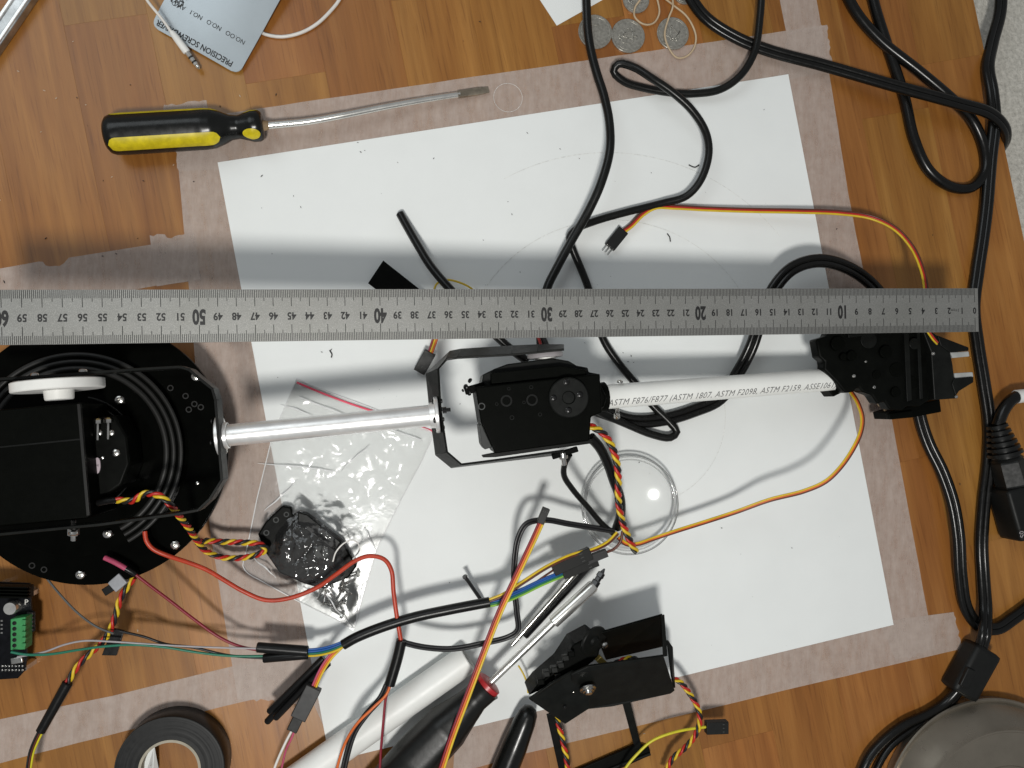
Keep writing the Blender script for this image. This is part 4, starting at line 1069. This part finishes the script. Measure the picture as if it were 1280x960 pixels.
wire('thick black sleeve hanging behind the twisted elbow lead', [(738,546,6.2),(750,560,5.8),(760,580,5.2),(767,600,4.6),(775,622,3.8),(776,642,3.0),(771,660,2.2)], .34, SLEEVE, 'wire_sheath')
twisted('twisted red yellow black lead dropping from the grey socket to a long black sleeve', [(168,722,3.0),(158,735,3.0),(150,750,3.0),(145,768,2.9),(139,785,2.8),(130,800,2.7),(116,814,2.6),(103,826,2.6),(92,840,2.6),(84,855,2.6)], r=.10, hel=.12, pitch=1.7)
tag(lathe('heat_shrink_sleeve', P(85, 853, 2.6), P(51, 914, 2.6), [(0, .30), (.05, .34), (3.45, .30), (3.5, .22)], SLEEVE, None, 16), 'long black heat shrink sleeve crossing the tape below the circuit board', 'sleeve')
ribbon('yellow and dark wire pair leaving the long black sleeve', [(52,912,2.6),(45,926,2.4),(39,942,2.2),(34,975,2.0)], [W_LEM, W_BRN, W_BLK], .065)
twisted('twisted lead curling from the small black bracket over the wood', [(842,848,2.6),(851,853,2.5),(862,867,2.3),(872,884,2.2),(875,900,2.1),(869,919,2.0),(856,935,1.8),(841,948,1.6),(830,970,1.4)], r=.095, hel=.115)
twisted('twisted lead dropping beside the pen below the small black bracket', [(694,890,2.4),(699,908,2.3),(704,928,2.2),(708,948,2.1),(712,975,2.0)], r=.095, hel=.115)
twisted('short twisted lead showing between the two plates of the small bracket', [(752,838,3.4),(762,833,3.6),(775,827,3.6),(788,823,3.6),(800,827,3.5),(808,836,3.2)], r=.10, hel=.12)
# gripper leads
ribbon('yellow orange brown lead sagging from the gripper to the clear dish', [(1064,490,3.2),(1072,503,3.8),(1078,522,4.4),(1076,540,4.8),(1066,562,5.0),(1050,585,5.0),(1032,602,4.8),(1005,614,4.4),(962,625,3.8),(920,640,3.0),(880,653,2.7),(845,664,2.6),(815,674,2.5),(797,680,2.6),(783,680,2.8),(773,672,3.0)], [W_BRN, W_ORA, W_YEL], .07, .10, twist=.5, phase=-.1)
ribbon('yellow red brown lead looping from the gripper top to a pinned plug', [(1160,412,6.0),(1158,385,5.6),(1157,358,5.0),(1152,335,4.2),(1140,309,3.4),(1119,286,2.6),(1090,272,1.9),(1050,266,1.5),(1000,264,1.2),(940,263,1.0),(880,261,.8),(842,259,.7),(819,259,.7),(803,268,.6),(789,282,.5),(778,290,.45)], [W_YEL, W_RED, W_BRN], .08, .125, twist=-.5, phase=.2)
ribbon('short orange lead end lying on the gripper top', [(1156,408,6.2),(1162,417,6.1),(1167,424,6.0),(1171.5,429,5.7)], [W_RED, W_YEL], .065)
dupont('black three pin plug with bare pins on the paper', (779, 288, .45), (762, 309, .4), .85, .45, pins=True)
dupont('black three wire connector peeking out below the ruler at 37', (538, 440, 1.0), (524, 465, .6), .85, .4)
ribbon('orange red lead entering the connector below the ruler', [(552,395,1.6),(545,420,1.3),(539,438,1.0),(537,443,1.0)], [W_ORA, W_YEL, W_CRM], .08, .13)
wire('yellow wire arching just above the ruler at 37', [(556,398,1.4),(543,372,1.4),(545,356,1.4),(556,350,1.4),(574,353,1.3),(592,363,1.2),(606,385,1.2)], .075, W_YEL)
wire('short black cable stub pointing up from behind the ruler at 37', [(500,267,.5),(506,278,.7),(522,306,1.3),(538,332,1.8),(556,354,2.2),(585,385,2.6),(612,412,2.6),(638,436,2.6),(660,452,2.8)], .30, BLACKCABLE, 'black_cable', 'cable')
tag(prism('black_tape_flap', [(460, 354), (479, 325.5), (548, 380), (530, 408)], .9, .78, ANOD, None, .01), 'flat black rectangular flap poking out above the ruler at 40', 'flap')
wire('black lead with red mark rising behind the elbow bracket', [(660,408,4.0),(678,420,4.6),(684,432,5.0),(688,440,5.4)], .16, W_BLK)
wire('red wire stub behind the elbow bracket below the ruler at 31', [(668,415,4.4),(674,424,4.6),(676,432,4.8)], .10, W_RED)
# red wires from the base
wire('flat orange red wire curling from the base over the bag', [(181,664,4.3),(183,676,4.3),(191,686,4.2),(208,694,4.0),(235,703,3.4),(258,712,3.0),(280,725,2.6),(304,739,2.3),(332,750,2.2),(360,748,2.2),(395,735,2.3),(420,718,2.6),(444,701,2.9),(462,695,3.1),(480,699,3.3),(489,712,3.4),(492,740,3.4),(496,770,3.4),(501,800,3.4)], .15, W_ROR, 'orange_red_wire')
root = thing('red_wire', 'thin red wire with a pink sleeve leaving the base edge', 'wire', P(165, 712))
tube('sleeve', PP([(131,697,4.2),(144,703,4.3),(158,711,4.3)]), .17, W_PNK, root)
tube('black_joint', PP([(157,710.5,4.3),(165,715,4.2),(169,718,4.1)]), .19, SLEEVE, root)
tube('wire_core', PP([(168,717,4.1),(186,731,3.8),(210,749,3.4),(245,776,2.9),(275,797,2.6),(300,808,2.5),(332,814,2.5)]), .10, W_CRM, root)
wire('grey and black wire running from under the base past the black tab', [(57,721,2.6),(75,743,2.7),(97,766,2.8),(120,783,3.0),(142,792,3.3)], .075, plain('slate_wire', (0.10, 0.10, 0.095), 0.4))
wire('thin black wire running from the black tab to the sleeves', [(150,789,2.8),(180,796,2.8),(207,805,2.7),(240,809,2.7),(285,819,2.6),(334,823,2.6)], .09, W_BLK)
wire('teal green wire running from the terminal block to the sleeves', [(14,815,2.9),(30,818,2.9),(60,818,3.0),(100,812,3.1),(130,808,3.2),(165,806,3.2),(205,809,3.0),(250,816,2.8),(290,820,2.7),(334,820,2.6)], .085, W_GRN)
wire('thin grey wire arching from the circuit board to the sleeves', [(22,821,2.6),(55,815,2.9),(80,806,3.2),(105,801,3.4),(140,802,3.4),(200,806,3.0),(260,809,2.8),(334,811,2.6)], .065, W_GRY)
tag(lathe('heat_shrink_sleeve', P(321, 809, 2.7), P(384, 814, 2.7), [(0, .28), (.06, .34), (3.3, .36), (3.35, .28)], SLEEVE, None, 16), 'upper of two short black sleeves joining wires beside the bag tip', 'sleeve')
tag(lathe('heat_shrink_sleeve', P(329, 823, 2.6), P(384, 818, 2.6), [(0, .26), (.06, .30), (2.9, .32), (2.95, .25)], SLEEVE, None, 16), 'lower of two short black sleeves joining wires beside the bag tip', 'sleeve')
ribbon('rainbow wires between the short sleeves and the long black sleeve', [(382,816,2.7),(398,815,2.8),(415,811,3.0),(434,803,3.1)], [W_BLU, W_BLU, W_GRN, W_YEL], .075, .14, twist=.9)
tag(tube('heat_shrink_sleeve', PP([(429,806,3.1),(445,797,3.2),(480,783,3.3),(520,771,3.4),(562,762,3.5),(612,752.5,3.6)]), .35, SLEEVE, sides=14), 'long black sleeve bundling the rainbow wires across the paper', 'sleeve')
ribbon('blue green lime wires fanning from the long sleeve to the connectors', [(606,755,3.6),(625,751,3.6),(650,741,3.5),(675,729,3.4),(706,716,3.2)], [W_BLU, W_BLU, W_GRN, W_LGR], .08, .14, twist=-.4)
ribbon('yellow brown wires arching from the long sleeve to the twisted elbow lead', [(608,752,3.7),(630,743,3.8),(655,727,3.8),(685,708,3.7),(715,694,3.5),(742,687,3.3),(760,678,3.1),(772,666,3.0)], [W_YEL, W_BRN], .09, .14)
wire('brown wire between the grey connector and the twisted elbow lead', [(756,691,3.0),(768,686,3.0),(776,676,3.1),(778,664,3.2)], .10, W_BRN)
wire('copper pink wire entering the upper black connector', [(660,735,3.4),(678,722,3.4),(694,711,3.3)], .075, W_BRN)
dupont('upper black connector on the rainbow wires beside the clear dish', (691, 712, 3.3), (738, 691, 3.2), .85, .6)
dupont('lower black connector on the blue wires beside the clear dish', (703, 717, 3.2), (746, 700, 3.1), .75, .6)
dupont('dark grey connector on the brown wire at the dish rim', (734, 700, 3.2), (758, 690.5, 3.1), .55, .5, GREYCONN)
for i, (a, b) in enumerate((((405, 822, 2.2), (333, 893, 2.0)), ((411, 828, 2.3), (339, 903, 2.1)), ((398, 832, 1.9), (345, 890, 1.7)))):
    tag(lathe('heat_shrink_sleeve', P(*a), P(*b), [(0, .20), (.05, .25), (5.0, .23), (5.1, .16)], SLEEVE, None, 12), ('topmost', 'lowest', 'middle')[i] + ' of three thin black sleeves lying beside the grey wire plug', 'sleeve')
ribbon('yellow orange red wires bending down to the grey wire plug', [(426,808,2.9),(414,820,2.9),(402,838,2.8),(392,860,2.7)], [W_YEL, W_ORA, W_PNK], .075, .13)
pg = thing('plug_connector', 'dark grey wire plug ending in white and pink wires', 'connector', P(378, 885))
box('housing', P(393, 858, 2.7), P(373, 897, 2.6), 1.05, .6, GREYCONN, pg, .06); box('housing_tail', P(374, 895, 2.6), P(365, 913, 2.6), .7, .5, CONN, pg, .05)
wire('white wire leaving the grey plug towards the photo edge', [(366,911,2.6),(357,928,2.5),(347,950,2.4),(336,980,2.3)], .085, W_WHT)
wire('short pink wire beside the white one at the grey plug', [(369,911,2.6),(364,924,2.5),(358,936,2.3),(352,960,2.0)], .07, W_PNK)
tag(tube('heat_shrink_sleeve', PP([(502,800,3.4),(497,822,3.3),(487,856,3.2)]), .36, SLEEVE, sides=14), 'short black sleeve where the orange red wire splits', 'sleeve')
wire('orange wire curving down from the short split sleeve', [(489,853,3.2),(483,868,3.3),(466,885,3.4),(446,905,3.3),(431,930,3.1),(417,975,2.8)], .095, W_ORA)
ribbon('black wire pair curving down from the short split sleeve', [(485,853,3.1),(476,872,3.0),(458,893,2.9),(443,915,2.8),(434,942,2.7),(426,980,2.6)], [W_BLK, W_BLK], .12, .2)
wire('crimson wire hanging straight from the short split sleeve', [(487,855,3.2),(482,875,3.1),(479,905,3.0),(476,940,2.8),(474,980,2.7)], .09, W_CRM)
ribbon('black wire pair from the split sleeve up to the clear dish', [(503,803,3.4),(530,809,3.2),(565,811,3.0),(605,804,2.9),(636,796,2.9),(647,788,3.0),(646,765,3.2),(643,735,3.4),(643,705,3.7),(648,672,3.9),(658,655,4.0),(680,650,3.8),(712,655,3.4),(744,660,3.0),(768,664,2.8)], [W_BLK, W_BLK], .11, .19)
wire('black wire dropping from the elbow pivot to the clear dish', [(712,568,6.8),(706,580,6.2),(705,594,5.6),(716,612,4.8),(735,634,3.8),(752,654,3.0),(768,668,2.5)], .20, BLACKCABLE)
rb = ribbon('long yellow orange maroon lead slanting across the screwdriver handle', [(678,650,4.4),(669,670,4.4),(656,698,4.4),(641,730,4.4),(626,762,4.4),(610,802,4.3),(595,842,4.3),(580,882,4.2),(565,922,4.1),(546,980,4.0)], [W_YEL, W_ORA, W_CRM], .085, .145)
dupont('black connector at the head of the long slanting lead', (675, 654, 4.4), (683, 635, 4.5), .5, .35)
wire('yellow wire bowing across to the black plug on the wood', [(770,985,1.6),(782,960,1.7),(797,942,1.8),(815,926,1.9),(840,916,2.0),(864,911,2.0),(884,908.5,2.0)], .10, W_LEM)
dupont('black three wire connector lying over the wood by the small bracket', (882, 909, 2.0), (909, 908, 2.0), .85, .6)
wire('tiny yellow wire end under the screwdriver tip', [(648,832,1.4),(654,842,1.4),(659,855,1.4),(660,866,1.3)], .06, W_YEL)

# small parts near the base and board
js = thing('wire_socket', 'small translucent grey wire socket at the base edge', 'connector', P(148, 727))
box('housing', P(156, 721, 3.3), P(142, 733, 3.2), .8, .6, plain('pale_grey_plastic', (0.33, 0.34, 0.36), 0.4), js, .06)
box('socket_tail', P(142, 733, 3.2), P(131, 740, 3.1), .5, .4, CONN, js, .05)
tag(slab('black_tab', [P(141, 785, 2.6), P(155.5, 788, 2.6), P(146, 819, 2.6), P(128, 818.5, 2.6)], .25, SLEEVE), 'flat black tape tab wrapped behind the twisted lead', 'tab')

# circuit board
pb = thing('circuit_board', 'black circuit board with green terminal block at the photo edge', 'circuit board', P(15, 790))
prism('board', [(-40, 726), (37, 729), (39, 762), (43, 765), (43, 789), (33, 795), (33, 822), (31, 838), (22, 848), (-40, 852)], 1.6, 1.42, PCB, pb, .02)
for x, y in ((-5, 735), (30, 745), (28, 835)): c_ = P(x, y, 1.4); lathe('board_standoff', Vector((c_.x, c_.y, 0)), Vector((c_.x, c_.y, 1)), [(0, .3), (1.41, .3)], CHROME, pb, 6)
tbk = prism('terminal_block', [(13, 774), (32, 771), (31, 812), (13, 813)], 2.6, 1.6, GREENPL, pb, .05)
for k in range(5): 
    prism('terminal_tooth', [(27, 775 + 7.3*k), (32, 775 + 7.3*k), (31.6, 779.5 + 7.3*k), (27, 779.5 + 7.3*k)], 2.75, 2.5, GREENPL, tbk, .02)
    c_ = P(18, 779 + 7*k, 2.61); lathe('terminal_screw', c_, c_ + up, [(-.02, .13), (.02, .13), (.03, .02)], BLACKSCREW, tbk, 10)
c_ = P(12, 761, 2.4); lathe('capacitor', Vector((c_.x, c_.y, 1.6)), Vector((c_.x, c_.y, 3)), [(0, .42), (.7, .42), (.8, .38), (.8, .30), (.78, .02)], STEEL, pb, 24)
prism('heat_sink', [(-40, 731), (36, 733), (36, 748), (-40, 748)], 2.3, 1.6, ANOD, pb, .04)
for k in range(4): prism('sink_fin', [(-40, 732 + 4*k), (34, 734 + 4*k), (34, 735.5 + 4*k), (-40, 733.5 + 4*k)], 2.7, 2.2, SERVO, pb, .01)
for k in range(7):
    for j in range(2): c_ = P(4 + 4.2*k, 833 + 5*j, 1.6); box('header_pin', c_, c_ + Vector((0, .12, 0)) , .1, .3, PIN, pb, .01)
for k in range(4): c_ = P(1, 776 + 5*k, 1.62); box('solder_pad', c_, c_ + Vector((.12, 0, 0)), .1, .04, PIN, pb, 0)
text_on('lettering', 'P', .5, P(33, 753, 1.62), Vector((1, 0, 0)), Vector((0, 1, 0)), W_WHT, pb); text_on('lettering', '1', .45, P(35, 741, 1.62), Vector((1, 0, 0)), Vector((0, 1, 0)), W_WHT, pb)
for k in range(5): prism('chip', [(34, 765 + 5*k), (41, 766 + 5*k), (41, 768.5 + 5*k), (34, 768 + 5*k)], 1.75, 1.6, GREYCONN, pb, .01)
c_ = P(15, 826, 1.7); box('jumper_block', c_, c_ + Vector((.7, .1, 0)), .4, .35, PIN, pb, .05)

# ------------------------------------------------------------------ roll of black tape
rc_ = P(212, 963, 1.9); ro = (P(281, 963, 1.9) - rc_).length; ri = (P(251, 963, 1.9) - rc_).length
roll = thing('tape_roll', 'roll of black insulating tape with a beige cardboard core', 'tape roll', Vector((rc_.x, rc_.y, 0)))
z0_, z1_ = Vector((rc_.x, rc_.y, 0)), Vector((rc_.x, rc_.y, 1))
prof = [(0, ri), (0, ro - .03), (.04, ro), (1.86, ro), (1.9, ro - .03)]
k = 26
for i in range(k): rr_ = ro - .05 - (ro - ri - .05)*i/k; prof += [(1.9 + random.uniform(-.004, .004), rr_)]
prof += [(1.9, ri), (0, ri)]
lathe('tape_winding', z0_, z1_, prof, plain('black_vinyl_tape', (0.008, 0.0085, 0.0085), 0.4, spec=0.3, var=.2), roll, 96, cap=False, angle=50)
lathe('core', z0_, z1_, [(0.02, ri - .16), (1.94, ri - .16), (1.94, ri + .01), (0.02, ri + .01), (0.02, ri - .16)], CARDCORE, roll, 72, cap=False)
slab('inner_label', [P(181, 946, 1.2), P(193, 933, 1.2), P(198, 960, .3), P(190, 985, .3), P(180, 975, 1.2)], .03, PAPER, roll, 0)
text_on('lettering', '2', .4, P(188, 955, 1.0), Vector((1, 0, 0)), Vector((0, 1, 0)), W_GRY, roll, lift=.06)

# ------------------------------------------------------------------ white tube, black screwdriver, rod, pin, pen
w0, w1 = P(585, 823, 1.0), P(318, 1012, 1.0); WL = (w1 - w0).length
tag(lathe('white_tube', w0, w1, [(.5, .76), (.0, .8), (0, .97), (.06, 1.02), (WL, 1.02)], PIPE, None, 44, cap=False), 'thick white plastic tube lying under the orange and black wires', 'tube')
bs_ = thing('black_screwdriver', 'large screwdriver with black grip and red collar, shaft towards the clear dish', 'screwdriver', P(560, 905))
g0, g1 = P(470, 1000, 1.9), P(612, 854, 2.5); GL = (g1 - g0).length
def grip(a, t):
    k = max(0, min(1, (GL - 2.2 - t)/1.5)); return 1 - 0.07*k*(0.5 + 0.5*math.cos(5*a + .9))
lathe('grip', g0, g1, dense([(0, 1.5), (GL*.35, 1.72), (GL*.62, 1.62), (GL*.78, 1.15), (GL*.87, .95), (GL*.95, 1.02), (GL - .3, 1.08), (GL - .28, .9)], .2), RUBBER, bs_, 60, angle=50, rmod=grip)
lathe('red_collar', g0, g1, [(GL - .3, .85), (GL - .28, .92), (GL + .02, .92), (GL + .08, .8), (GL + .1, .3)], REDPL, bs_, 36)
sh1 = P(692, 777.5, 3.0); sd_ = (sh1 - g1); lathe('shaft', g1, sh1, [(0, .25), (sd_.length, .25)], STEEL, bs_, 20)
tip = P(743, 731, 3.2); tl_ = (tip - sh1).length
lathe('bit_holder', sh1, tip, [(-.1, .25), (0, .43), (tl_*.95, .43), (tl_, .36)], STEEL, bs_, 24)
t2 = P(755, 712, 3.2)
lathe('driver_bit', tip, t2, [(-.1, .30), (.3, .30), (.35, .22), (.6, .22), (.65, .28), (.95, .26), (1.0, .16), (1.3, .05)], DARKSTEEL, bs_, 6, angle=20)
rd = thing('thin_rod', 'thin dark steel rod lying alongside the black screwdriver shaft', 'rod', P(690, 750))
a, b_ = P(640, 806, 1.3), P(728, 706, 1.6); rl = (b_ - a).length
lathe('rod_body', a, b_, [(0, .17), (rl*.7, .17), (rl*.72, .22), (rl - .3, .22), (rl, .12)], CHROME, rd, 14)
a, b_ = P(655, 795, .5), P(742, 700, .5); tag(lathe('shaft_shadow_strip', a, b_, [(0, .26), (.1, .32), ((b_ - a).length - .2, .32), ((b_ - a).length, .2)], DARKSTEEL, None, 16), 'dark rod on the paper under the screwdriver shaft', 'rod')  # dark solid added where the shaft's shadow falls
a, b_ = P(607, 758, .4), P(580.5, 720, 1.5); pin_l = (b_ - a).length
tag(lathe('steel_pin', a, b_, [(0, .14), (pin_l - .12, .14), (pin_l - .1, .19), (pin_l, .17)], DARKSTEEL, None, 14), 'small steel pin poking out above the long black sleeve', 'pin')
a, b_ = P(622, 985, 1.2), P(664, 882, 1.3); pl_ = (b_ - a).length
tag(lathe('black_pen', a, b_, dense([(0, .95), (pl_*.5, .9), (pl_ - 1.2, .78), (pl_ - .5, .66), (pl_ - .15, .45), (pl_, .12)], .2), HANDLE, None, 36), 'glossy black rounded tool handle beside the small bracket', 'handle')

# ------------------------------------------------------------------ small pan and tilt bracket
pt = thing('servo_bracket', 'small black pan and tilt servo bracket standing on the paper corner', 'bracket', P(750, 850))
far = slab('far_plate', [P(744, 792, 4.4), P(828, 768, 4.4), P(834, 806, 2.2), P(757, 824, 2.2)], .16, ANOD, pt)
near = slab('near_plate', [P(714, 842, 5.0), P(735, 832, 5.1), P(829, 819, 5.1), P(843, 862, 2.9), P(838, 866, 2.8), P(765, 882, 2.8), P(728, 886, 2.8), P(715, 870, 3.4)], .16, ANOD2, pt)
slab('web_strip', [P(826, 769, 4.45), P(830, 768, 4.4), P(834, 820, 5.1), P(829, 821, 5.15)], .16, ANOD2, pt)
slab('web_strip', [P(834, 800, 2.6), P(840, 809, 2.5), P(843, 860, 2.9), P(839.5, 845, 3.3)], .16, ANOD2, pt)
slab('servo_holder', [P(661, 873, 4.6), P(690, 853, 4.9), P(716, 838, 4.7), P(738, 852, 4.2), P(737, 884, 3.6), P(706, 904, 3.2)], .2, ANOD2, pt, .05)
prism('servo_body', [(661, 870), (672, 856), (700, 832), (717, 806), (741, 793), (752, 802), (748, 822), (730, 836), (690, 856)], 4.1, 1.4, SERVO, pt, .12)
for x, y in ((683, 843), (693, 838), (701, 832), (707, 823), (714, 818), (697, 846), (676, 853)): prism('holder_tab', [(x-4, y-3), (x+4, y-4), (x+5, y+3), (x-3, y+4)], 4.3 + random.uniform(0, .3), 3.9, ANOD2 if x % 2 else SERVO, pt, .05)
hc3 = P(741, 800, 4.4); d3 = Vector((.5, -.3, .8)).normalized()
lathe('servo_horn', hc3, hc3 + d3, [(0, 1.05), (.15, 1.08), (.2, 1.02), (.2, .4), (.35, .3), (.35, .02)], ANOD2, pt, 40)
screw(far, P(755.5, 805.5, 4.5), SC_BRIGHT, Vector((.3, -.4, .8)), scale=.75)
pn = Vector((.1, -.75, .65)).normalized()
c_ = P(735, 862, 4.6); lathe('pivot_bolt', c_ - pn*.1, c_ + pn, [(0, .56), (.1, .56), (.12, .40), (.26, .40), (.28, .26), (.40, .24), (.44, .05)], CHROME, near, 24)
screw(near, P(717, 865, 4.3), SC_SMALL, pn, scale=.5)
for x, y in ((706, 884), (740, 835)): screw(pt, P(x, y, 4.3), SC_BLACK, Vector((0, -.4, .9)), scale=.6)
box('brass_insert', P(747, 822, 4.2), P(757, 832, 4.0), .45, .4, plain('dull_brass', (0.30, 0.22, 0.06), .4, .5), pt, .05)
# lower U bracket it stands on
lb = thing('lower_bracket', 'black U bracket on the wood under the small pan and tilt bracket', 'bracket', P(760, 935))
slab('bracket_leg', [P(776, 872, 2.4), P(786, 870, 2.4), P(801, 930, .4), P(794, 938, .3)], .14, ANOD2, lb)
slab('bracket_leg', [P(683, 893, 2.6), P(694, 890, 2.6), P(714, 975, .4), P(702, 978, .4)], .14, ANOD2, lb)
prism('bracket_base', [(700, 972), (797, 930), (811, 934), (814, 944), (744, 975), (720, 1000)], .45, .12, ANOD, lb, .05)
tube('rolled_edge', PP([(716, 985, .5), (752, 966, .5), (800, 947, .5), (813, 942, .5)]), .12, ANOD2, lb)
